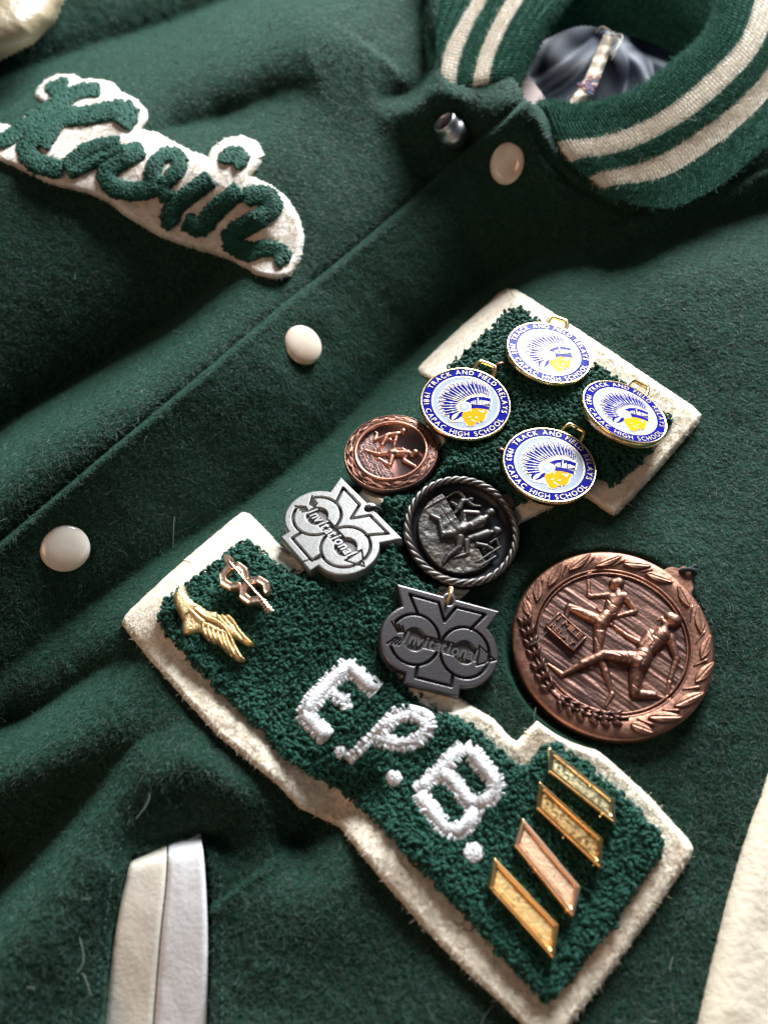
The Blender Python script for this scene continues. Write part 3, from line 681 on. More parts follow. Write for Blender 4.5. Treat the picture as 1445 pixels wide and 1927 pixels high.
tubes('woven_crest', np.array(A), .0035, 5, mat=M['red'], parent=lab); tubes('woven_crest', np.array(A2), .0035, 5, mat=M['navy'], parent=lab)
A = []
for pts in [[(1150, 68, 0), (1165, 74, .02), (1160, 90, .03), (1148, 104, .02)], [(1146, 66, 0), (1170, 66, .03), (1166, 82, .05), (1150, 112, .02)], [(1120, 62, 0), (1132, 50, .03), (1150, 62, .03), (1158, 76, .01)]]:
    c = spline(pts, 14); A.append(unproj(c[:, 0], c[:, 1], c[:, 2]))
tubes('loose_thread', np.array(A), .0028, 5, mat=M['felt_fibre'], parent=lab)
c = spline([(1064, 210, .06), (1110, 201, .06), (1150, 195, .07), (1190, 189, .06)], 24)
tubes('neck_piping', unproj(c[:, 0], c[:, 1], c[:, 2])[None], .014, 8, mat=M['knit_white'], parent=J)
q = [(984, 130, .03), (940, 196, .0), (948, 212, .0), (1042, 212, .06), (1020, 176, .05)]
c = np.array(q); T = unproj(c[:, 0], c[:, 1], c[:, 2])
raw_mesh('front_facing', np.concatenate([T, T-(0, 0, .02)]), [0, 1, 2, 3, 4, 9, 8, 7, 6, 5]+sum([[i, i+5, (i+1) % 5+5, (i+1) % 5] for i in range(5)], []), [5, 5]+[4]*5, mat=M['pink'], parent=J, smooth=False)

# snaps -----------------------------------------------------------------------
def snap(px, py, R, n, h, label, mt='pearl_warm_lit'):
    q = [unproj(np.array(float(px+a)), np.array(float(py+b)), surf(np.array([px+a*1.]), np.array([py+b*1.]))[0]) for a, b in ((-42, 0), (42, 0), (0, 42), (0, -42))]
    z = np.cross(q[1]-q[0], q[3]-q[2]); z /= np.linalg.norm(z)               # the cap lies with the cloth round it
    z = z+.35*np.array(n, float); z /= np.linalg.norm(z); x = np.cross((0, 1, 0), z); x /= np.linalg.norm(x); y = np.cross(z, x)
    p = unproj(np.array(px), np.array(py), np.array(h))
    o = lathe('snap_cap', [(0, .020), (R*.3, .0195), (R*.55, .0178), (R*.75, .0145), (R*.9, .009), (R*.97, .004), (R, -.001), (R*.985, -.006), (R*.9, -.010), (R*.9, -.05), (0, -.05)], 64, mat=M[mt], parent=J)
    o.matrix_local = Matrix(((x[0], y[0], z[0], p[0]), (x[1], y[1], z[1], p[1]), (x[2], y[2], z[2], p[2]), (0, 0, 0, 1)))
    setp(o, label)
def hat(px, py): return float(surf(np.array([float(px)]), np.array([float(py)]))[0])
snap(123, 1032, .0775, (0, -.16, 1), hat(123, 1032)+.022, 'white pearl snap cap lowest on the front edge', 'pearl')
snap(571, 649, .0790, (.02, -.2, 1), hat(571, 649)+.022, 'pearl snap cap in the middle of the front edge, warm light painted in')
snap(953, 308, .0810, (-.50, -.45, .74), hat(953, 308)+.014, 'tilted pearl snap cap nearest the collar, warm light painted in')
z = np.array((-.60, .0, .80)); z /= np.linalg.norm(z); x = np.cross((0, 1, 0), z); x /= np.linalg.norm(x); y = np.cross(z, x); p = unproj(np.array(846.), np.array(243.), np.array(hat(846, 243)+.045))
o = lathe('snap_stud', [(.034, .004), (.036, .040), (.040, .046), (.045, .047), (.049, .043), (.051, .030), (.051, .002), (.060, -.004), (.060, -.06), (.02, -.06)], 48, mat=M['steel'], parent=J)
o.matrix_local = Matrix(((x[0], y[0], z[0], p[0]), (x[1], y[1], z[1], p[1]), (x[2], y[2], z[2], p[2]), (0, 0, 0, 1)))
setp(o, 'open nickel snap socket on the underlapping front')
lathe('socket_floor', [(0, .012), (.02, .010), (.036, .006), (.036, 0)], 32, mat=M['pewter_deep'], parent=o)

# pocket ----------------------------------------------------------------------
def welt(left, right, label, mt):
    rows = []
    L = spline(left, 60); R_ = spline(right, 60); M_ = spline([(316, 1612), (314, 1660), (303, 1765), (290, 1927), (274, 2180)], 60)
    for k in np.linspace(0, 1, 17):
        c = L*(1-k)+R_*k
        hb = .5*(hr(M_[:, 0]-95, M_[:, 1])+hr(M_[:, 0]+95, M_[:, 1]))-.006; hb = np.polyval(np.polyfit(np.arange(60), hb, 3), np.arange(60))
        arch = .008*(1-abs(2*k-1)**16)
        fade = sstep(np.linspace(0, 1, 60), 0, .06)
        rows.append(np.stack([c[:, 0], c[:, 1], hb+.016+arch*(.55+.45*fade)-.07*(1-fade)], -1))
    R = np.array(rows); P = unproj(R[..., 0], R[..., 1], R[..., 2]+.0015*fbm(R[..., 0]/18., R[..., 1]/40., 3))
    setp(grid_mesh('pocket_welt', P, flip=True, mat=mt, parent=J), label)
welt([(254, 1600), (239, 1650), (217, 1762), (198, 1927), (172, 2180)], [(315, 1580), (312, 1660), (301, 1765), (288, 1927), (271, 2180)], 'left cream leather welt of the slanted pocket, warm light painted in', M['welt_warm_lit'])
welt([(318, 1578), (315, 1660), (304, 1765), (291, 1927), (274, 2180)], [(378, 1568), (386, 1640), (391, 1765), (389, 1927), (388, 2180)], 'right leather welt of the slanted pocket, whitened by painted cool light', M['welt_cool_lit'])
def dashes(name, pts, step, ln, hf, mt, rad=.0022, lift=.001):
    c = spline(pts, 400); n = int(length(c)/step); A = []
    for i in range(n):
        if rng.random() < .35: continue
        k = (i+np.linspace(0, ln, 5))/n*399
        p = np.stack([np.interp(k, np.arange(400), c[:, j]) for j in (0, 1)], -1)
        A.append(unproj(p[:, 0], p[:, 1], hf(p[:, 0], p[:, 1])+lift+.002*np.sin(np.linspace(0, np.pi, 5))))
    return setp(tubes(name, np.array(A), rad, 5, mat=mt, parent=J), kind='stuff')
dashes('topstitch', [(238, 1585), (216, 1620), (206, 1690), (190, 1800), (176, 1960), (160, 2150)], 15, .6, hr, M['green_thread'])
dashes('topstitch', [(402, 1590), (413, 1640), (418, 1750), (418, 1900), (418, 2150)], 15, .6, hr, M['green_thread'])

# leather sleeves -------------------------------------------------------------
def sleeve(poly, b, rad_px, hmax, base, mt, label, wr_=.012):
    u, v = px_grid(*b, 5.)
    s = sdf(np.stack([u.ravel(), v.ravel()], -1), poly).reshape(u.shape); a = np.clip(s/rad_px, 0, 1)
    h = base+hmax*np.sqrt(1-(1-a)**2)+wr_*fbm(u/50., v/50., 4)*a-.12*sstep(-s, 0, 8)
    setp(grid_mesh('leather_sleeve', unproj(u, v, h), cellmask(s, -9), mat=mt, parent=J), label)
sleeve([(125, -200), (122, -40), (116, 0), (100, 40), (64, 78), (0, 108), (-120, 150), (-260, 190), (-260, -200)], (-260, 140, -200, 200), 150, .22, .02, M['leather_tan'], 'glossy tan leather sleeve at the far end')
sleeve([(1475, 1320), (1445, 1432), (1402, 1560), (1362, 1700), (1334, 1815), (1308, 1927), (1270, 2110), (1250, 2250), (1750, 2250), (1750, 1320)], (1240, 1750, 1310, 2250), 60, .06, .03, M['leather'], 'matte cream leather sleeve at the near right corner', .003)

# fibres ----------------------------------------------------------------------
def fibre_field(name, n, b, test, hf, parent, mt, L0, rad, lift, stray=.0, po=.0):
    u = rng.uniform(b[0], b[1], n); v = rng.uniform(b[2], b[3], n)
    ok = test(u, v); u, v = u[ok], v[ok]
    root = press(unproj(u, v, hf(u, v))+(0, 0, po))-(0, 0, po); e = 6.
    du = unproj(u+e, v, hf(u+e, v))-root; dv = unproj(u, v-e, hf(u, v-e))-root
    N = np.cross(du, dv); N /= np.linalg.norm(N, axis=1, keepdims=True)
    du /= np.linalg.norm(du, axis=1, keepdims=True); B = np.cross(N, du)
    a = rng.random(len(u))*2*np.pi
    t = (np.cos(a)+.35)[:, None]*du+(np.sin(a)-.5)[:, None]*B
    d = t+N*(np.abs(rng.normal(size=len(u)))*lift+.06)[:, None]
    L = L0*(.45+rng.random(len(u))+(rng.random(len(u)) < stray)*1.6)
    hairs(name, root, d, L, np.full(len(u), rad)*(.6+.8*rng.random(len(u))), mt, parent)
off_patch = lambda u, v: (s_letter(u, v) < 8) & (s_name(u, v) < 8)
tR = lambda u, v: (s_right(u, v) > 0) & (s_pocket(u, v) < -3) & off_patch(u, v)
tL = lambda u, v: (s_left(u, v) > 0) & (over(u, v) < 6) & off_patch(u, v)
fibre_field('wool_nap', 230000, (-40, 1490, 150, 1970), tR, hr, front, M['nap'], .0115, .00062, .12, .01)
fibre_field('wool_nap', 115000, (-40, 990, -40, 1120), tL, hl, under, M['nap'], .0125, .00075, .12, .01)
def felt_hair(sf, inner, n, b, hf, th, parent, L0):
    def t(u, v):
        k = sf(u, v) > 1
        if inner is not None: k &= inner(u, v) < 4
        return k
    def h(u, v):
        a = np.clip(sf(u, v)/13., 0, 1); return hf(u, v)+th*np.sqrt(1-(1-a)**2)
    fibre_field('felt_fuzz', n, b, t, h, parent, M['felt_fibre'], L0, .0006, .16, 0, .045)
felt_hair(s_letter, s_pile, 170000, (215, 1335, 525, 1985), hr, .040, letter, .010)
felt_hair(s_name, None, 50000, (-60, 590, 125, 540), hl, .038, namep, .011)
nl = 60; ul, vl = rng.uniform(0, 1445, nl), rng.uniform(0, 1927, nl); okl = off_patch(ul, vl) & (s_pocket(ul, vl) < -5) & (np.maximum(s_right(ul, vl), s_left(ul, vl)) > 10); ul, vl = ul[okl], vl[okl]
dl = rng.normal(size=(len(ul), 3)); dl[:, 2] = .12
hairs('lint', unproj(ul, vl, surf(ul, vl)+.008), dl, rng.uniform(.03, .09, len(ul)), np.full(len(ul), .0008), M['lint'], J, .3, 7)
fibre_field('chenille_fuzz', 16000, (285, 1275, 570, 1890), lambda u, v: s_pile(u, v) > -2, lambda u, v: pile_top(u, v)+.004, letter, M['chenille'], .022, .0008, .6, .02)
#OBJECTS
# ------------------------------------------------------------ pins and medals
def prisms(name, polys, z0, z1, mt, parent):
    """flat pieces (local outlines) between z0 and z1, one mesh"""
    Vs, Ls, Ts, n = [], [], [], 0
    for p in polys:
        p = np.asarray(p, float); x, y = p[:, 0], p[:, 1]
        if (x*np.roll(y, -1)-np.roll(x, -1)*y).sum() < 0: p = p[::-1]
        k = len(p)
        Vs.append(np.concatenate([np.c_[p, np.full(k, z1)], np.c_[p, np.full(k, z0)]]))
        Ls += list(range(n, n+k)); Ts.append(k)
        for i in range(k):
            j = (i+1) % k; Ls += [n+i, n+k+i, n+k+j, n+j]; Ts.append(4)
        n += 2*k
    return raw_mesh(name, np.concatenate(Vs), Ls, Ts, mat=mt, parent=parent, smooth=False)
def lens(a, b, w, n=7, p=.8, f0=0., f1=1.):
    a, b = np.array(a, float), np.array(b, float); d = b-a; L = np.linalg.norm(d); t = d/L; m = np.array([-t[1], t[0]])
    k = np.linspace(0, 1, n); q = a+d*(f0+(f1-f0)*k)[:, None]; ww = w*np.sin(np.pi*(.04+.92*k))**p
    return np.concatenate([q+m*ww[:, None], (q-m*ww[:, None])[::-1]])
def circ(c, r, n=32): 
    a = np.linspace(0, 2*np.pi, n, endpoint=False); return np.stack([c[0]+r*np.cos(a), c[1]+r*np.sin(a)], -1)
def strip(pts, w):
    p = np.asarray(pts, float); t = np.gradient(p, axis=0); t /= np.linalg.norm(t, axis=1, keepdims=True); m = np.stack([-t[:, 1], t[:, 0]], -1)
    return np.concatenate([p+m*w, (p-m*w)[::-1]])
def wire(name, pts, r, mt, parent, closed=False, n=None, sides=8):
    p = np.asarray(pts, float)
    if n: p = spline(p, n)
    return tubes(name, p[None], r, sides, mat=mt, parent=parent)
def ring_wire(name, c, R, r, ax1, ax2, mt, parent, sides=8):
    a = np.linspace(0, 2*np.pi*1.01, 30)
    return tubes(name, (np.array(c)+R*(np.cos(a)[:, None]*np.array(ax1, float)+np.sin(a)[:, None]*np.array(ax2, float)))[None], r, sides, mat=mt, parent=parent)
def copy_thing(src, name, skip=()):
    c = src.copy(); c.name = name; COL.objects.link(c)
    for ch in list(src.children):
        if ch.name.split('.')[0] in skip: continue
        d = ch.copy(); COL.objects.link(d); d.parent = c
    return c
# enamel relay pins ------------------------------------------------------------
PR = .148
pin, F = frame_empty('enamel_pin', FR['pin81'])
def e1(L): return loc(F, L, 7.225, (780, 680))
zs = 1/7.225/(84.8/.148)
lathe('pin_body', [(0, 0), (PR-.008, 0), (PR-.006, .003), (PR-.002, .003), (PR, .001), (PR, -.018), (PR-.003, -.022), (0, -.022)], 96, mat=M['gold'], parent=pin)
lathe('pin_clutch', [(0, -.02), (.022, -.021), (.03, -.03), (.034, -.05), (.03, -.07), (0, -.071)], 24, mat=M['gold'], parent=pin)
def annulus(name, r0, r1, z, mt, parent, n=96):
    return lathe(name, [(r0, z-.002), (r0, z), (r0+.0003, z), (r1-.0003, z), (r1, z), (r1, z-.002)], n, mat=mt, parent=parent)
RI = PR*.735
annulus('blue_ring', RI+.002, PR-.007, .0012, M['blue'], pin)
annulus('gilt_ring', RI-.0022, RI+.0024, .0022, M['gold_line'], pin)
lathe('white_field', [(0, .0012), (RI-.004, .0012), (RI-.0022, .0012), (RI-.002, .0010), (RI-.002, 0)], 72, mat=M['white_enamel'], parent=pin)
tips = [(995, 385), (962, 332), (925, 300), (880, 270), (830, 252), (770, 245), (700, 250), (620, 268), (560, 285), (500, 300), (450, 330), (412, 360), (378, 408), (345, 440), (322, 475), (308, 540), (318, 600), (330, 640), (358, 690), (388, 732)]
bases = [(1005, 500), (985, 498), (960, 494), (930, 490), (900, 488), (870, 488), (840, 490), (810, 495), (780, 505), (750, 515), (725, 525), (705, 535), (690, 545), (670, 555), (650, 565), (622, 580), (602, 600), (597, 630), (602, 650), (612, 672)]
T, B = e1(tips), e1(bases)
go, bl, wh, ln = [], [], [], []
for i, (t, b) in enumerate(zip(T, B)):
    w = (21 if 4 < i else 14)*zs
    go.append(lens(b, t, w*1.75, p=.5)); bl.append(lens(b, t, w*1.32, p=.5, f0=.14, f1=.95)); wh.append(lens(b, t, w*.60, f0=.30, f1=.50 if i % 2 else .40)); ln.append(strip(np.array([b+(t-b)*.05, b+(t-b)*.90]), w*.13))
    if i > 3:
        m = (t+b)/2; j = min(i+1, len(T)-1); q = (T[j]+B[j])/2; c = (m+q)/2; d = (t-b)*.17
        go.append(lens(c-d, c+d, w*.25))
prisms('headdress_outline', go, .001, .0024, M['gold_line'], pin)
prisms('headdress_quill', ln, .0015, .0036, M['gold_line'], pin)
prisms('headdress_barb', wh, .0015, .0034, M['white_enamel'], pin)
prisms('headdress_feather', bl, .0015, .0030, M['blue'], pin)
face = e1([(655, 705), (690, 692), (760, 655), (860, 645), (975, 658), (992, 690), (968, 728), (960, 770), (938, 808), (908, 826), (886, 812), (868, 842), (836, 836), (802, 876), (762, 884), (714, 872), (690, 832), (652, 772), (640, 735)])
cen = face.mean(0)
prisms('face_outline', [cen+(face-cen)*1.07], .001, .0024, M['gold_line'], pin)
prisms('face', [face], .0015, .0032, M['amber'], pin)
prisms('face_line', [strip(e1([(870, 680), (905, 690), (940, 700)]), 6*zs), strip(e1([(940, 665), (935, 690), (915, 712)]), 6*zs), strip(e1([(822, 778), (850, 762)]), 6*zs), strip(e1([(735, 775), (765, 760)]), 5*zs), strip(e1([(770, 800), (800, 820), (835, 832)]), 5*zs), strip(e1([(755, 655), (765, 690)]), 6*zs)], .002, .0040, M['gold_line'], pin)
band1 = e1([(668, 552), (760, 505), (850, 485), (945, 492), (1033, 512), (1026, 600), (900, 588), (768, 596), (735, 560)]); band2 = e1([(765, 602), (895, 596), (1022, 628), (1016, 664), (860, 646), (765, 645)])
for nm, b in (('headband', band1), ('headband', band2)):
    c = b.mean(0); prisms('headband_outline', [c+(b-c)*1.09], .001, .0026, M['gold_line'], pin); prisms(nm, [b], .0015, .0034, M['blue'], pin)
prisms('headband_tick', [strip(e1([(x, 600-(.02*(x-880)**2)/20), (x-2, y)]), 6*zs) for x, y in [(770, 560), (795, 548), (822, 540), (860, 505), (885, 545), (905, 535), (935, 545), (958, 545), (980, 550), (1005, 556)]], .002, .0042, M['gold_line'], pin)
rc = e1([(670, 625)])[0]
prisms('rosette', [circ(rc, 86*zs)], .001, .0036, M['gold_line'], pin); prisms('rosette', [circ(rc, 72*zs)], .002, .0042, M['white_enamel'], pin)
prisms('rosette_star', [lens(rc-38*zs*np.array([math.cos(a), math.sin(a)]), rc+38*zs*np.array([math.cos(a), math.sin(a)]), 7*zs) for a in (0.2, 1.25, 2.3)], .003, .0047, M['gold_line'], pin)
drop = [[(480, 800), (462, 760), (490, 715), (560, 690), (590, 695), (520, 735), (498, 775), (505, 800)], [(505, 810), (560, 770), (600, 710), (640, 690), (652, 705), (640, 750), (585, 790)]]
prisms('ear_drop_outline', [e1([(452, 755), (480, 705), (560, 675), (650, 682), (662, 720), (640, 770), (500, 826), (470, 805)]), e1([(488, 826), (560, 795), (640, 770), (690, 834), (600, 828)])], .001, .0024, M['gold_line'], pin)
prisms('ear_drop', [e1(d) for d in drop], .0015, .0033, M['blue'], pin)
tsz = PR*.172
ring_text('lettering', 'TRACK AND FIELD RELAYS', PR*.862, 182, 8, tsz, .0022, M['gold_line'], pin)
ring_text('lettering', 'CAPAC HIGH SCHOOL', PR*.862, 219, 358, tsz, .0022, M['gold_line'], pin, False)
def year(txt, parent): return ring_text('year', txt, PR*.862, 190, 213, tsz, .0022, M['gold_line'], parent, False)
wire('pin_loop', [(-.036, PR*.96, -.006), (-.03, PR+.03, .002), (-.02, PR+.037, .003), (.02, PR+.037, .003), (.03, PR+.03, .002), (.036, PR*.96, -.006)], .0075, M['gold'], pin, n=24)
G = 'enamel relay pins on the letter patch'
setp(pin, 'blue and white enamel relay pin dated 1981, touching the small copper medal', 'pin', G)
others = [('pintop', 'glare washed enamel relay pin, topmost of the four, by the top patch corner'),
          ('pinright', 'strongly tilted enamel relay pin showing its gold edge against the right felt border'),
          ('pin83', 'enamel relay pin dated 1983 with clear blue ring, right of the dark round pewter medal')]
pins = {'pin81': pin}
for k, lab in others:
    c = copy_thing(pin, 'enamel_pin'); e, f = frame_empty('pose', FR[k]); c.matrix_world = e.matrix_world.copy(); bpy.data.objects.remove(e)
    c.scale = (SCL[k],)*3; c['label'] = lab; pins[k] = c; year('1983', c)
year('1981', pin)
ring_wire('jump_ring', (.038, PR+.048, -.012), .024, .0045, (0.75, .66, 0), (.0, .3, .95), M['copper_bright'], pin)
ring_wire('jump_ring', (-.152, -.04, -.045), .026, .0045, (.5, .5, .7), (.6, -.3, -.7), M['copper_bright'], pins['pin83'])

# the big copper relay medal -----------------------------------------------------
med, F = frame_empty('relay_medal', FR['big']); RB = .2816
setp(med, 'big round copper medal with two relay runners and the words 1 MILE RELAY', 'medal')
def eb(L): return loc(F, L, 3.284, (940, 1000))
kb = 1/3.284/678.
lathe('medal_body', [(0, -.012), (.2150, -.012), (.2168, -.003), (.2200, -.001), (.250, .0015), (.272, .001), (.279, -.002), (RB, -.008), (RB, -.048), (RB-.004, -.054), (0, -.054)], 128, mat=M['copper'], parent=med)
def fieldh(P):
    d = np.array([.866, -.5]); c = eb([(400, 400), (750, 640)]); t = c[1]-c[0]; t /= np.linalg.norm(t)   # scratches run down to the right in the picture
    a = P@t; b = P@np.array([-t[1], t[0]])
    r = np.hypot(P[:, 0], P[:, 1])
    return np.where(r < .2135, .0065+.0030*fbm(a*8, b*95, 3)+.0012*np.abs(vnoise(a*14+40, b*190)), -.02)
def sink(o, z): o.location.z = z; return o
sink(relief('brushed_field', fieldh, (-.216, .216, -.216, .216), .0026, M['copper_dark'], med, floor=-.004), -.014)
a = np.linspace(0, 2*np.pi*1.003, 120)
for rr, tr in ((.2195, .0034), (.2085, .0026)):
    tubes('inner_ring', np.stack([rr*np.cos(a), rr*np.sin(a), np.full(120, -.003)], -1)[None], tr, 8, mat=M['copper'], parent=med)
def seg(conv, kk, L):
    out = []
    for s in L:
        q = conv([(s[0], s[1]), (s[3], s[4])]); out.append((q[0, 0], q[0, 1], s[2]*kk, q[1, 0], q[1, 1], s[5]*kk)+tuple(s[6:]))
    return out
def figure(name, conv, kk, L, step, mt, parent, z, flat=.75, k=.0016, label=None, rough=.0, fat=1., lines=()):
    L = [(q[0], q[1], q[2]*fat, q[3], q[4], q[5]*fat)+tuple(q[6:]) for q in L]
    G_ = seg(conv, kk, L); xy = np.array([(s[0], s[1]) for s in G_]+[(s[3], s[4]) for s in G_]); m = max(max(s[2], s[5]) for s in G_)*1.2
    b = (xy[:, 0].min()-m, xy[:, 0].max()+m, xy[:, 1].min()-m, xy[:, 1].max()+m)
    LN = [conv(l) for l in lines]
    hf = lambda P: limbs(P, G_, flat, k)-sum([.0022*np.exp(-(pdist(P, l)[0]/.0016)**2) for l in LN])+(rough*fbm(P[:, 0]*160, P[:, 1]*160, 2) if rough else 0)
    o = relief(name, hf, b, step, mt, parent, floor=-.002); o.location.z = z
    if label: o['label'] = label
    return o
fig1 = [(708, 316, 36, 734, 314, 42), (676, 312, 11, 664, 316, 7), (690, 335, 18, 716, 345, 24), (728, 350, 26, 738, 388, 30), (735, 405, 46, 690, 500, 42), (696, 408, 40, 680, 480, 40), (655, 520, 44, 622, 565, 50, .003),
        (672, 388, 24, 562, 396, 17), (552, 394, 17, 548, 300, 15), (548, 266, 24, 562, 252, 22), (770, 395, 32, 840, 482, 22), (838, 490, 22, 700, 528, 16), (668, 536, 22, 650, 524, 18), (600, 468, 8, 692, 574, 8, .004),
        (606, 545, 46, 432, 464, 30), (424, 468, 25, 410, 525, 19), (620, 590, 46, 606, 720, 31), (606, 735, 31, 655, 865, 27), (655, 865, 29, 692, 985, 15), (696, 1004, 20, 655, 1075, 14), (655, 1075, 13, 640, 1108, 7)]
fig2 = [(1056, 532, 44, 1080, 548, 48), (1002, 534, 17, 978, 542, 9), (1022, 560, 26, 1044, 572, 26), (1030, 582, 27, 1008, 612, 30), (1000, 640, 56, 905, 735, 50, .004), (934, 632, 38, 884, 706, 40), (1044, 652, 36, 1050, 664, 36),
        (880, 690, 24, 790, 642, 17), (790, 642, 17, 712, 582, 12), (712, 580, 7, 682, 572, 4), (716, 596, 6, 726, 630, 4), (1052, 655, 36, 1092, 780, 25), (1092, 790, 25, 1056, 908, 17), (1050, 930, 18, 1034, 1004, 10),
        (884, 770, 58, 858, 815, 64, .006), (838, 786, 50, 655, 762, 34, .006), (640, 764, 33, 510, 818, 31, .006), (505, 820, 29, 402, 875, 16, .004), (386, 882, 20, 300, 815, 8, .002), (845, 865, 48, 834, 985, 34, .004), (842, 1000, 33, 950, 1008, 27), (955, 1012, 23, 1036, 1036, 11)]
figure('runner', eb, kb, fig1, .0017, M['copper'], med, -.010, .95, .0014, 'rear runner with raised fist passing the baton', .0008, 1., [[(652, 400), (690, 455), (735, 475), (765, 450)], [(745, 380), (770, 430), (765, 460)], [(655, 505), (690, 515), (720, 500)], [(562, 545), (575, 600), (610, 615), (660, 612)], [(560, 470), (500, 480), (440, 470)], [(590, 650), (612, 700), (640, 715)]])
figure('runner', eb, kb, fig2, .0017, M['copper'], med, -.009, .95, .0014, 'front runner lunging forward with the baton hand held back', .0008, 1., [[(905, 590), (930, 640), (985, 680), (1030, 700)], [(985, 600), (1000, 640), (1050, 690)], [(825, 735), (880, 760), (935, 790)], [(780, 750), (790, 800), (785, 838)], [(785, 838), (850, 850), (905, 868)], [(850, 780), (880, 800), (870, 830)], [(920, 640), (945, 690), (930, 720)], [(640, 745), (620, 790), (650, 800)], [(690, 750), (740, 770)], [(820, 950), (850, 975)]])
pq = eb([(365, 502), (537, 655), (452, 745), (278, 587)])
pl = flat_poly('plaque', pq, -.014, .005, M['copper_brown'], med, .0015)
c = pq.mean(0); rim = np.concatenate([pq, pq[:1]])
tubes('plaque_rim', np.array([np.c_[resample([rim[i]*.96+c*.04, rim[i+1]*.96+c*.04], 6), np.full(6, .0065)] for i in range(4)]), .0024, 6, mat=M['copper'], parent=pl)
bx = pq[1]-pq[0]; wx = np.linalg.norm(bx); bx /= wx; by = np.array([-bx[1], bx[0]]); hgt = abs((pq[3]-pq[0])@by)
for txt, yy, ww in (('1 MILE', .27, .80), ('RELAY', -.23, .82)):
    Vt, Ft = line_text(txt, hgt*.40, .0024, 0, 0., wx*ww)
    Vt = Vt.copy(); Vt[:, 1] -= hgt*.15
    XY = c+Vt[:, :1]*bx+(Vt[:, 1:2]+yy*hgt)*by
    raw_mesh('lettering', np.c_[XY, Vt[:, 2]+.0078], sum(Ft, []), [len(f) for f in Ft], mat=M['copper_bright'], parent=pl, smooth=False)
def leaf_h(L, w, h):
    def f(P):
        t = P[:, 0]/L; ww = w*np.sin(np.pi*np.clip(t, 0, 1)**.8)**.9+1e-6; y = np.abs(P[:, 1])/ww
        body = h*np.sqrt(np.clip(1-y*y, 0, 1)); vein = -.30*h*np.exp(-(P[:, 1]/(w*.13))**2)+.18*h*np.exp(-((np.abs(P[:, 1])-w*.9*np.sin(np.pi*np.clip(t, 0, 1)))/(w*.14))**2)
        return np.where((t > 0) & (t < 1) & (y < 1), body*.7+vein+.002, -.01)
    return f
proto = relief('laurel_leaf', leaf_h(.074, .0135, .0075), (-.002, .076, -.015, .015), .0012, M['copper'], med, floor=-.001)
leaves = [((188, 525), (150, 415)), ((232, 435), (238, 288)), ((300, 345), (385, 190)), ((425, 245), (565, 140)), ((590, 218), (757, 150)), ((760, 200), (935, 216)), ((900, 262), (1072, 318)),
          ((1168, 470), (1095, 330)), ((1242, 632), (1222, 455)), ((1243, 790), (1300, 638)), ((1205, 935), (1320, 808)), ((1075, 1082), (1262, 995)), ((915, 1148), (1130, 1148)), ((805, 1190), (952, 1245))]
for i, (b, t) in enumerate(leaves):
    q = eb([b, t]); o = proto if i == 0 else proto.copy()
    if i: COL.objects.link(o)
    o.parent = med; d = q[1]-q[0]; sc = np.linalg.norm(d)/.074
    o.location = (q[0, 0], q[0, 1], .0005); o.rotation_euler = (0, 0, math.atan2(d[1], d[0])); o.scale = (sc, 1.05, 1)
clubs = [((262, 372), (262, 292)), ((384, 275), (415, 200)), ((528, 224), (584, 155)), ((690, 218), (768, 178)), ((868, 252), (940, 238)), ((1176, 560), (1186, 458)), ((1210, 690), (1265, 618)), ((1195, 832), (1283, 793)), ((1125, 975), (1238, 962)), ((1000, 1102), (1112, 1108)), ((845, 1155), (955, 1200)), ((200, 470), (170, 400))]
for b, t in clubs:
    q = eb([b, t]); mm = (q[0]*.3+q[1]*.7)
    tubes('laurel_berry', np.array([np.c_[resample(q, 6), np.linspace(.001, .004, 6)]]), np.array([[.0016, .0018, .002, .0026, .0038, .0030]]), 8, mat=M['copper'], parent=med)
gp = relief('wheat_grain', lambda P: .011*np.sqrt(np.clip(1-((P[:, 0]-.017)/.018)**2, 0, 1))*np.sqrt(np.clip(1-(P[:, 1]/(.0068*(1.15-P[:, 0]/.05)))**2, 0, 1))-.0004, (-.002, .037, -.009, .009), .0011, M['copper_dark'], med, floor=-.0003)
st_ = spline([(155, 545), (195, 690), (245, 840), (320, 985), (450, 1090), (620, 1150), (800, 1150)], 60)
tubes('wheat_stem', np.c_[eb(st_), np.full(60, .003)][None], .0032, 8, mat=M['copper_dark'], parent=med)
first = True
for i in range(13):
    for sd in (-1, 1, 0):
        k = 2+i*4.3; c0 = st_[int(k)]; tt = st_[min(int(k)+2, 59)]-st_[max(int(k)-2, 0)]; tt /= np.linalg.norm(tt); nn = np.array([-tt[1], tt[0]])
        fwd = -tt if i < 7 else tt*1.0
        b = c0+nn*sd*12; t = b+fwd*58+nn*sd*34 if sd else b+fwd*52
        q = eb([b, t]); d = q[1]-q[0]; o = gp if first else gp.copy()
        if not first: COL.objects.link(o)
        first = False; o.parent = med; o.location = (q[0, 0], q[0, 1], .002+(.004 if sd == 0 else 0)); o.rotation_euler = (0, 0, math.atan2(d[1], d[0])); sc = np.linalg.norm(d)/.036; o.scale = (sc, 1.1, 1.1)
flat_poly('hanger_tab', eb([(1000, 240), (1040, 218), (1072, 212), (1108, 224), (1140, 206), (1185, 228), (1206, 262), (1190, 300), (1198, 345), (1186, 380), (1232, 455), (1150, 480), (1040, 330)]), -.030, -.004, M['copper'], med, .003)
q = eb([(1160, 250)])[0]
ring_wire('jump_ring', (q[0], q[1], -.012), .021, .008, (.72, .69, .0), (0, .3, .95), M['dark_cord'], med)
q = eb([(1165, 240), (1228, 200)])
wire('hanging_cord', [(q[0, 0], q[0, 1], .004), ((q[0, 0]+q[1, 0])/2, (q[0, 1]+q[1, 1])/2, .008), (q[1, 0], q[1, 1], -.02)], .005, M['dark_cord'], med, n=8)

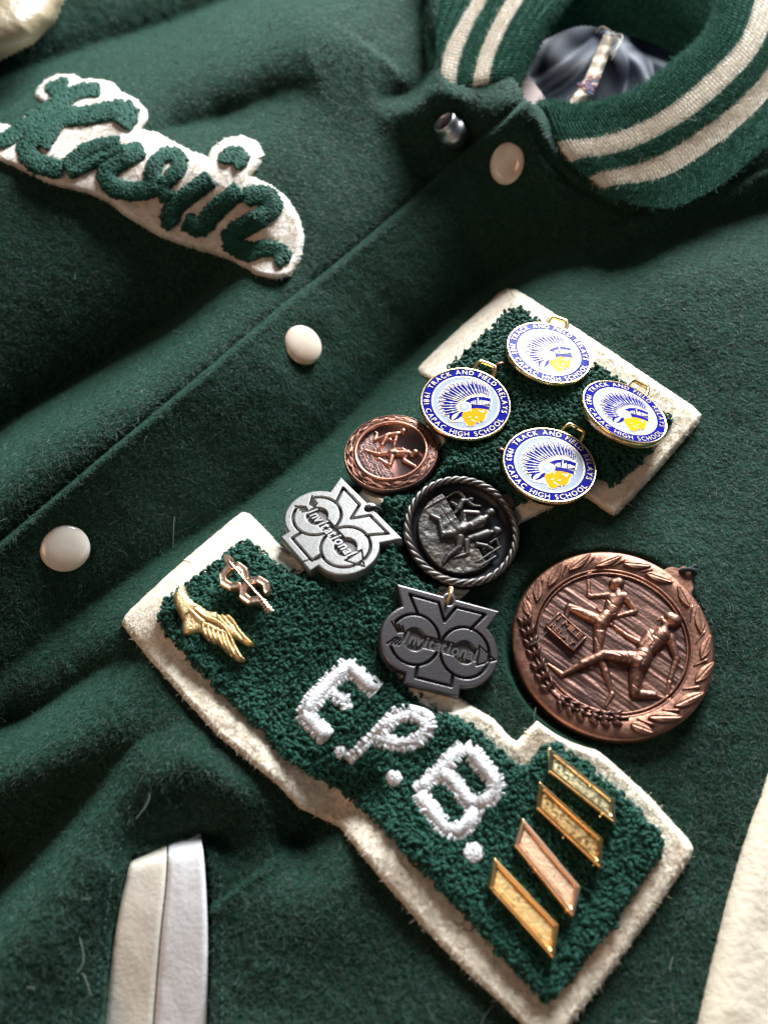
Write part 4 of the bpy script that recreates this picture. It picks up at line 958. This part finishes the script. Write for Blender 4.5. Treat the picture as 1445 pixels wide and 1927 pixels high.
# the small copper medal ---------------------------------------------------------
med, F = frame_empty('sprint_medal', FR['copper']); RC = .1528
setp(med, 'small round copper medal with braided rim and two crouching relay sprinters', 'medal')
def ec(L): return loc(F, L, 7.225, (635, 765))
kc = 1/7.225/586.
lathe('medal_body', [(0, -.010), (.110, -.010), (.112, -.002), (.119, .0), (.121, -.004), (.135, -.003), (.149, -.007), (RC, -.013), (RC, -.036), (RC-.004, -.040), (0, -.040)], 112, mat=M['copper_brown'], parent=med)
lathe('inner_ring', [(.1085, -.004), (.1092, .002), (.111, .0042), (.115, .0046), (.1180, .003), (.119, -.003)], 112, mat=M['copper_bright'], parent=med)
a = np.linspace(0, 2*np.pi*1.002, 420); A = []
for amp, ph, r0 in ((.0085, 0, .1345), (.0085, np.pi, .1345), (.0062, 0, .1345), (.0062, np.pi, .1345), (.0035, 0, .1345), (.0035, np.pi, .1345)):
    r = r0+amp*np.cos(17*a/2*2/2+ph)*1.0
    A.append(np.stack([r*np.cos(a), r*np.sin(a), -.003-.0022*((r-.1345)/.01)+.0012*np.sin(17*a+ph)], -1))
tubes('braided_rim', np.array(A), .0017, 5, mat=M['copper'], parent=med)
for r0, k in ((.1475, 60), (.1222, 44)):
    r = r0+.0012*np.abs(np.sin(k*a/2)); tubes('scalloped_rim', np.stack([r*np.cos(a), r*np.sin(a), np.full(len(a), -.006 if r0 > .14 else -.002)], -1)[None], .0018, 5, mat=M['copper'], parent=med)
gpoly = ec([(300, 510), (330, 470), (470, 330), (600, 600), (770, 950), (680, 975), (560, 960), (440, 890), (340, 770), (285, 640)])
def ground(P):
    s = sdf(P, gpoly); r = np.hypot(P[:, 0], P[:, 1]); return np.where((s > 0) & (r < .108), .0022+.0035*np.abs(fbm(P[:, 0]*330, P[:, 1]*330, 2)), -.004)
sink(relief('stippled_ground', ground, (-.11, .06, -.11, .09), .0013, M['copper_brown'], med, floor=-.0005), -.0105)
for b, t in (((300, 515), (480, 912)), ((362, 425), (605, 952)), ((415, 365), (697, 965)), ((470, 332), (772, 955))):
    q = resample(ec([b, t]), 8); tubes('lane_line', np.c_[q, np.full(8, -.0068)][None], .0011, 6, mat=M['copper'], parent=med)
figA = [(866, 318, 30, 890, 318, 38), (838, 345, 22, 820, 355, 26), (808, 358, 36, 700, 368, 32), (690, 372, 36, 665, 390, 38), (660, 386, 36, 512, 440, 25), (500, 444, 24, 532, 368, 15), (534, 350, 17, 512, 325, 12), (650, 420, 36, 606, 500, 25), (602, 508, 23, 545, 578, 13), (800, 370, 28, 786, 448, 20), (780, 450, 20, 765, 515, 13), (716, 425, 18, 722, 440, 16)]
figB = [(1030, 625, 36, 1050, 610, 46), (990, 632, 24, 970, 630, 30), (950, 618, 46, 825, 620, 40), (770, 612, 48, 735, 620, 50, .002), (700, 628, 38, 560, 636, 28), (552, 636, 28, 402, 586, 16), (388, 576, 18, 325, 606, 11), (735, 672, 40, 712, 770, 28), (702, 786, 27, 572, 696, 16), (555, 690, 17, 490, 688, 10), (930, 652, 32, 900, 704, 24), (903, 712, 24, 1035, 783, 16), (1040, 786, 18, 1058, 796, 14), (950, 600, 26, 882, 560, 17), (876, 558, 15, 748, 552, 9)]
figure('sprinter', ec, kc, figA, .0012, M['copper_bright'], med, -.0075, .9, .0012, 'upper sprinter leaning forward', 0, 1.12)
figure('sprinter', ec, kc, figB, .0012, M['copper_bright'], med, -.0075, .9, .0012, 'lower sprinter stretched out in a lunge', 0, 1.12)

# the dark pewter medal ------------------------------------------------------------
med, F = frame_empty('runners_medal', FR['pewter']); RP = .1766
setp(med, 'dark pewter round medal with rope edge and three runners in high relief', 'medal')
def ep(L): return loc(F, L, 6.02, (750, 880))
kp = 1/6.02/617.
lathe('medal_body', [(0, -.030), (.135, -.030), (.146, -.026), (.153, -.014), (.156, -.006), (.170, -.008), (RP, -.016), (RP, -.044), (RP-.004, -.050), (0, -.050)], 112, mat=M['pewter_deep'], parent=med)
a = np.linspace(0, 2*np.pi*1.002, 900); A = []
for ph in (0, 2*np.pi/3, 4*np.pi/3):
    p_ = 13*a+ph; r = .1655+.0062*np.cos(p_); A.append(np.stack([r*np.cos(a), r*np.sin(a), -.0085+.0050*np.sin(p_)], -1))
tubes('rope_edge', np.array(A), .0062, 7, mat=M['pewter'], parent=med)
plate = ep([(270, 465), (330, 372), (420, 305), (500, 260), (530, 300), (640, 490), (715, 612), (745, 660), (840, 790), (900, 850), (945, 935), (1000, 1030), (1075, 990), (1100, 1010), (1010, 1110), (900, 1162), (750, 1195), (640, 1186), (550, 1160), (470, 1112), (400, 1050), (330, 965), (280, 890), (240, 800), (220, 720), (218, 620), (235, 540)])
def plateh(P):
    s = sdf(P, plate); q = np.clip(s/.004, -1, 1)
    st1 = ep([(270, 465), (560, 300)]); st2 = ep([(510, 270), (715, 612)]); st3 = ep([(480, 430), (660, 700)])
    g = 0
    for e in (st1, st2): g = g+.0030*np.exp(-(pdist(P, e)[0]/.0030)**2)
    g = g-.0028*np.exp(-(pdist(P, st3)[0]/.0018)**2)
    return np.where(s > -.003, .016*np.sqrt(np.clip(q, 0, 1))+g+.0026*fbm(P[:, 0]*70, P[:, 1]*70, 4), -.01)
sink(relief('relief_plate', plateh, (-.16, .16, -.16, .16), .0016, M['pewter'], med, floor=-.002), -.030)
for b, t in (((878, 1068), (1172, 872)), ((905, 1118), (1120, 982)), ((1040, 840), (1120, 785)), ((1120, 785), (1150, 870)), ((960, 905), (1050, 880))):
    q = resample(ep([b, t]), 8); tubes('track_rail', np.c_[q, np.full(8, -.016)][None], .0040, 7, mat=M['pewter'], parent=med)
fr1 = [(1030, 505, 42, 1052, 495, 48), (1004, 545, 30, 985, 560, 34), (940, 590, 62, 830, 650, 56), (800, 650, 50, 720, 680, 56), (715, 690, 62, 690, 700, 62, .002), (640, 730, 56, 515, 748, 38), (500, 735, 34, 470, 590, 26), (465, 570, 24, 375, 525, 14), (700, 780, 52, 690, 880, 38), (680, 900, 36, 570, 985, 27), (560, 995, 24, 520, 1060, 18), (900, 505, 32, 752, 492, 26), (745, 500, 24, 752, 590, 20), (755, 595, 24, 720, 635, 26)]
fr2 = [(1110, 690, 42, 1135, 700, 46), (1075, 715, 26, 1040, 720, 30), (1010, 730, 50, 890, 770, 46), (860, 770, 40, 810, 790, 40), (780, 820, 40, 785, 950, 26), (775, 965, 24, 640, 1002, 14), (900, 850, 26, 1010, 870, 20), (1010, 872, 18, 1075, 905, 14)]
fr3 = [(822, 330, 24, 840, 330, 28), (790, 340, 22, 740, 350, 36), (730, 360, 36, 700, 430, 34), (700, 440, 24, 650, 485, 16), (760, 310, 16, 715, 255, 14), (705, 245, 14, 640, 252, 13), (640, 255, 12, 550, 312, 9), (800, 355, 18, 865, 400, 16), (870, 402, 15, 942, 408, 13), (680, 400, 16, 640, 375, 10), (640, 372, 10, 612, 355, 6)]
figure('runner', ep, kp, fr3, .0014, M['pewter'], med, -.022, .8, .0012, 'small far runner with an arm thrown up')
figure('runner', ep, kp, fr2, .0014, M['pewter'], med, -.013, .8, .0014, 'second runner behind the leader')
figure('runner', ep, kp, fr1, .0014, M['pewter'], med, -.009, .85, .0014, 'leading runner in full stride', .001)
flat_poly('hanger_tab', ep([(1170, 300), (1250, 262), (1310, 330), (1340, 420), (1280, 440)]), -.040, -.012, M['pewter'], med, .003)

# the two Invitational medals --------------------------------------------------------
YS = np.array([(-2.17, 2.0), (2.17, 2.0), (1.74, 1.10), (1.0, .3), (-1.0, .3), (-1.74, 1.10)])
GR = [[(-1.08, .99), (-1.58, 1.71), (-.37, 1.70), (0, 1.0), (.37, 1.70), (1.60, 1.71), (1.10, .97)], [(-.72, -.98), (-.72, -1.43), (.72, -1.43), (.72, -.98)]]
def inv_medal(name, frame, s, mt, worn, floor_shade, crack=False):
    e, F = frame_empty(name, frame)
    def parts(P):
        Q = P/s; x, y = Q[:, 0], Q[:, 1]
        cl = np.hypot(x+1.03, y); cr = np.hypot(x-1.03, y)
        out = np.maximum.reduce([1.37-cl, 1.37-cr, sdf(Q, YS), np.minimum(1.1-np.abs(x), np.minimum(y+1.77, -y)), .30-np.hypot(x-.03, y-1.93)])
        out = np.minimum(out, np.hypot(x-.03, y-1.85)-.155)
        g = np.minimum(np.abs(cl-1), np.abs(cr-1)); g = np.where((x < -1.66) & (np.abs(y) < .46), 9, g)
        for G_ in GR: g = np.minimum(g, pdist(Q, G_)[0])
        for k in range(4):
            for sg in (1, -1): g = np.minimum(g, pdist(Q, [(-2.06+.15*k, sg*(.44-.02*k)), (-1.74+.08*k, sg*(.10+.02*k))])[0]+.028)
        tri = sdf(Q, [(1.62, .34), (2.2, 0), (1.62, -.34)])
        rec = np.maximum.reduce([.46-np.hypot(x+1.03, y), .46-np.hypot(x-1.03, y), np.minimum(.25-np.abs(y), np.minimum(x+1.42, 2.0-x)), sdf(Q, [(1.55, .44), (2.34, 0), (1.55, -.44)])])
        rec = np.where(tri > 0, -1, rec)
        if crack: g = np.minimum(g, pdist(Q, [(.86, -.98), (.80, -1.30), (.62, -1.46), (.60, -1.62), (.50, -1.84)])[0]+.035)
        return out, g, rec
    def h(P):
        out, g, rec = parts(P)
        z = -.15*sstep(rec, -.02, .03)-.15*(1-sstep(g, .044, .072))*(rec < .0)
        z += -.05*(1-np.sqrt(np.clip(out/.06, 0, 1)))
        z = np.where(out < 0, -.36+out*2.5, z)
        return z*s
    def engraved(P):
        out, g, rec = parts(P); return np.where((g < .055) & (rec < 0) & (out > 0), 1., np.where(rec > .02, 2., 0.))  # recess floor gets a darker metal as painted shade round the lettering
    o = relief('medal_body', h, (-2.5*s, 2.5*s, -1.9*s, 2.36*s), .0160*s, mt, e, floor=-.40*s, dark=(engraved, (M['pewter_deep'], floor_shade)))
    Vt, Ft = line_text('Invitational', .66*s, .05*s, .24, .010*s, 3.02*s)
    raw_mesh('lettering', np.c_[Vt[:, 0]+.06*s, Vt[:, 1]-.23*s, Vt[:, 2]-.055*s], sum(Ft, []), [len(f) for f in Ft], mat=worn, parent=e, smooth=False)
    return e
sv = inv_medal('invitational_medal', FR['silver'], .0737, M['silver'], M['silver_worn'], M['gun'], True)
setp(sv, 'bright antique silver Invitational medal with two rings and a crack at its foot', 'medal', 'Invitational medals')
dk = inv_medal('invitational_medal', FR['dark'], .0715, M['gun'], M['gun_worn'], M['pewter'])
setp(dk, 'dark gunmetal Invitational medal hanging below the pewter runners medal', 'medal', 'Invitational medals')
ring_wire('jump_ring', (-.002, .150, .0), .021, .006, (.1, 1, 0), (0, 0, 1), M['gold_matte'], dk)
wire('hanging_cord', [(.0, .136, -.02), (.005, .142, .0), (.02, .160, .004), (.035, .17, -.02)], .005, M['dark_cord'], sv, n=10)

# gold service bars --------------------------------------------------------------------
BARS = [([(590, 60), (1150, 510), (1160, 720), (590, 270)], (.01, .10), (.84, .72, .42), (.30, .25, .14), 'pale gold service bar with silvery speckled face, uppermost of the four', .16),
        ([(510, 348), (1055, 845), (1035, 1100), (486, 580)], (-.01, .085), (.80, .52, .22), (.26, .15, .06), 'mottled gold service bar with dark flecks, second from the top', .20),
        ([(370, 655), (868, 1250), (803, 1512), (300, 890)], (-.02, .085), (.80, .52, .34), (.80, .58, .38), 'rosy gold service bar with smooth grain, third from the top', .34),
        ([(132, 988), (682, 1570), (637, 1870), (84, 1250)], (-.02, .10), (.80, .50, .20), (.86, .62, .28), 'deep gold service bar, lowest of the four and nearest the bottom corner', .30)]
for L, nn, col, c2, lab, ro in BARS:
    q = np.array(L)/4.481+np.array((900, 1390)); h0 = float(pile_top(q[:, 0], q[:, 1]).mean())+.036
    W3 = unproj(q[:, 0], q[:, 1], np.full(4, h0)); c = W3.mean(0); x = W3[1]-W3[0]+W3[2]-W3[3]; n = np.array((nn[0], nn[1], 1)); n /= np.linalg.norm(n); x = x-n*(x@n); x /= np.linalg.norm(x)
    e, F = frame_empty('service_bar', (c, x, np.cross(n, x))); setp(e, lab, 'bar pin', 'gold service bars on the letter patch')
    O = loc(F, q)
    mb = mat('bar_gold', col, ro, 1.); mf = mat('bar_face', col, ro+.24, 1., bump=(300, .0008, 2), noise=(110, c2, .44, .62))
    def rimh(P, O=O):
        s = sdf(P, O); t = np.clip(s/.004, 0, 1)
        return np.where(s < 0, -.028, np.where(s < .0145, -.004*(1-t)**2-.006*sstep(s, .007, .0145)+.0015*np.exp(-((s-.009)/.0015)**2), -.028))
    b = (O[:, 0].min()-.004, O[:, 0].max()+.004, O[:, 1].min()-.004, O[:, 1].max()+.004)
    def faceh(P, O=O):
        s = sdf(P, O); return np.where(s > .0125, -.0070+.0009*fbm(P[:, 0]*330, P[:, 1]*330, 2), -.028)
    relief('bar_rim', rimh, b, .0022, mb, e, floor=-.026); relief('stippled_face', faceh, b, .0022, mf, e, floor=-.026)

# winged foot ----------------------------------------------------------------------------
def ground_frame(name, cpx, dirpx, h, n=(0, 0, 1)):
    P3 = unproj(np.array([cpx[0], dirpx[0]], float), np.array([cpx[1], dirpx[1]], float), np.array([h, h])); n = np.array(n, float); n /= np.linalg.norm(n)
    x = P3[1]-P3[0]; x = x-n*(x@n); x /= np.linalg.norm(x); return frame_empty(name, (P3[0], x, np.cross(n, x)))
hf0 = float(pile_top(np.array([390.]), np.array([1165.]))[0])
ft, F = ground_frame('winged_foot_pin', (395, 1165), (450, 1215), hf0+.026, (.02, .06, 1))
setp(ft, 'gold winged foot pin lying over the left border of the patch', 'pin')
def ef(L): return loc(F, L, 6.568, (310, 1030))
kf = 1/6.568/640.
FO = ef([(172, 420), (192, 420), (212, 440), (228, 500), (250, 555), (300, 615), (345, 655), (430, 700), (500, 755), (560, 770), (648, 770), (652, 802), (720, 812), (800, 818), (850, 852), (895, 920), (940, 1000), (1010, 1090), (1090, 1165), (1082, 1190), (1030, 1180), (960, 1150), (900, 1120), (852, 1100), (852, 1130), (880, 1210), (930, 1300), (972, 1352), (955, 1372), (910, 1365), (850, 1330), (800, 1290), (740, 1250), (700, 1215), (650, 1165), (600, 1155), (555, 1130), (500, 1090), (450, 1045), (425, 1020), (350, 1040), (285, 1055), (235, 1045), (208, 1000), (205, 950), (215, 880), (190, 815), (160, 760), (120, 690), (100, 610), (108, 550), (135, 500)])
RID = [([(380, 755), (500, 850), (640, 905), (740, 980), (810, 1090), (880, 1230), (950, 1355)], 13, .010), ([(480, 930), (475, 1000), (500, 1080)], 15, .006), ([(540, 960), (545, 1040), (570, 1125)], 16, .006), ([(600, 985), (605, 1060), (640, 1155)], 16, .006), ([(655, 1000), (665, 1090), (710, 1205)], 16, .006), ([(710, 1020), (730, 1120), (780, 1265)], 15, .006), ([(755, 1050), (790, 1170), (850, 1315)], 14, .006),
       ([(650, 830), (720, 915), (800, 1000), (870, 1085)], 16, .006), ([(705, 820), (790, 930), (870, 1050), (950, 1140)], 16, .007), ([(765, 822), (850, 900), (920, 1010), (1000, 1100), (1075, 1175)], 15, .008), ([(195, 835), (290, 780), (385, 700)], 26, .006), ([(340, 790), (410, 860), (480, 915)], 24, .007), ([(470, 930), (560, 960), (640, 1010), (760, 1050)], 14, .006)]
RID = [(ef(spline(p, 20)), w*kf, h) for p, w, h in RID]
def footh(P):
    s = sdf(P, FO); t = np.clip(s/.014, 0, 1); h = .014*np.sqrt(1-(1-t)**2)
    g = np.zeros(len(P))
    for p, w, a_ in RID:
        d = pdist(P, p)[0]/w; g = np.maximum(g, a_*np.sqrt(np.clip(1-d*d, 0, 1)))
    return np.where(s > -.002, h+g+.0010*fbm(P[:, 0]*300, P[:, 1]*300, 2), -.015)
b = (FO[:, 0].min()-.004, FO[:, 0].max()+.004, FO[:, 1].min()-.004, FO[:, 1].max()+.004)
sink(relief('winged_foot', footh, b, .0016, M['gold_matte'], ft, floor=-.008), -.018)
# cross country pin
cc, F = ground_frame('arrow_letters_pin', (466, 1100), (505, 1150), hf0+.048, (.05, .03, 1))
setp(cc, 'small rose gold pin of two letters C joined by an arrow', 'pin')
def eg(L): return loc(F, L, 6.568, (310, 1030))
Cs = [[(905, 470), (820, 480), (728, 425), (718, 340), (790, 245), (905, 225), (985, 285), (1000, 365)], [(1262, 535), (1250, 450), (1155, 395), (1050, 425), (975, 500), (968, 600), (1050, 660), (1160, 645)]]
for L in Cs:
    p = eg(L)
    def ch(P, p=p):
        d = pdist(P, p)[0]/(46*kf); return np.where(d < 1, .013-.004*sstep(d, .72, 1.)+.0025*np.exp(-((d-.66)/.12)**2)+.0004*fbm(P[:, 0]*300, P[:, 1]*300, 2), -.01)
    b = (p[:, 0].min()-.012, p[:, 0].max()+.012, p[:, 1].min()-.012, p[:, 1].max()+.012)
    sink(relief('letter_shape', ch, b, .0011, M['rose'], cc, floor=-.004), -.008)
q = eg([(790, 170), (1000, 420), (1200, 640), (1300, 790)]); tubes('arrow_shaft', np.c_[resample(q, 20), np.full(20, .0065)][None], .0024, 8, mat=M['rose'], parent=cc)
flat_poly('arrow_head', eg([(735, 98), (790, 92), (862, 158), (830, 168), (810, 205), (775, 228), (735, 175)]), -.006, .007, M['rose'], cc, .003)
A = []
for i in range(5):
    t = i/4; b0 = np.array([1195, 650])*(1-t)+np.array([1290, 775])*t
    for d in ((62, 18), (-18, 42)): A.append(np.c_[resample(eg([b0, b0+np.array(d)]), 5), np.full(5, .004)])
tubes('arrow_fletching', np.array(A), .0036, 6, mat=M['rose'], parent=cc)
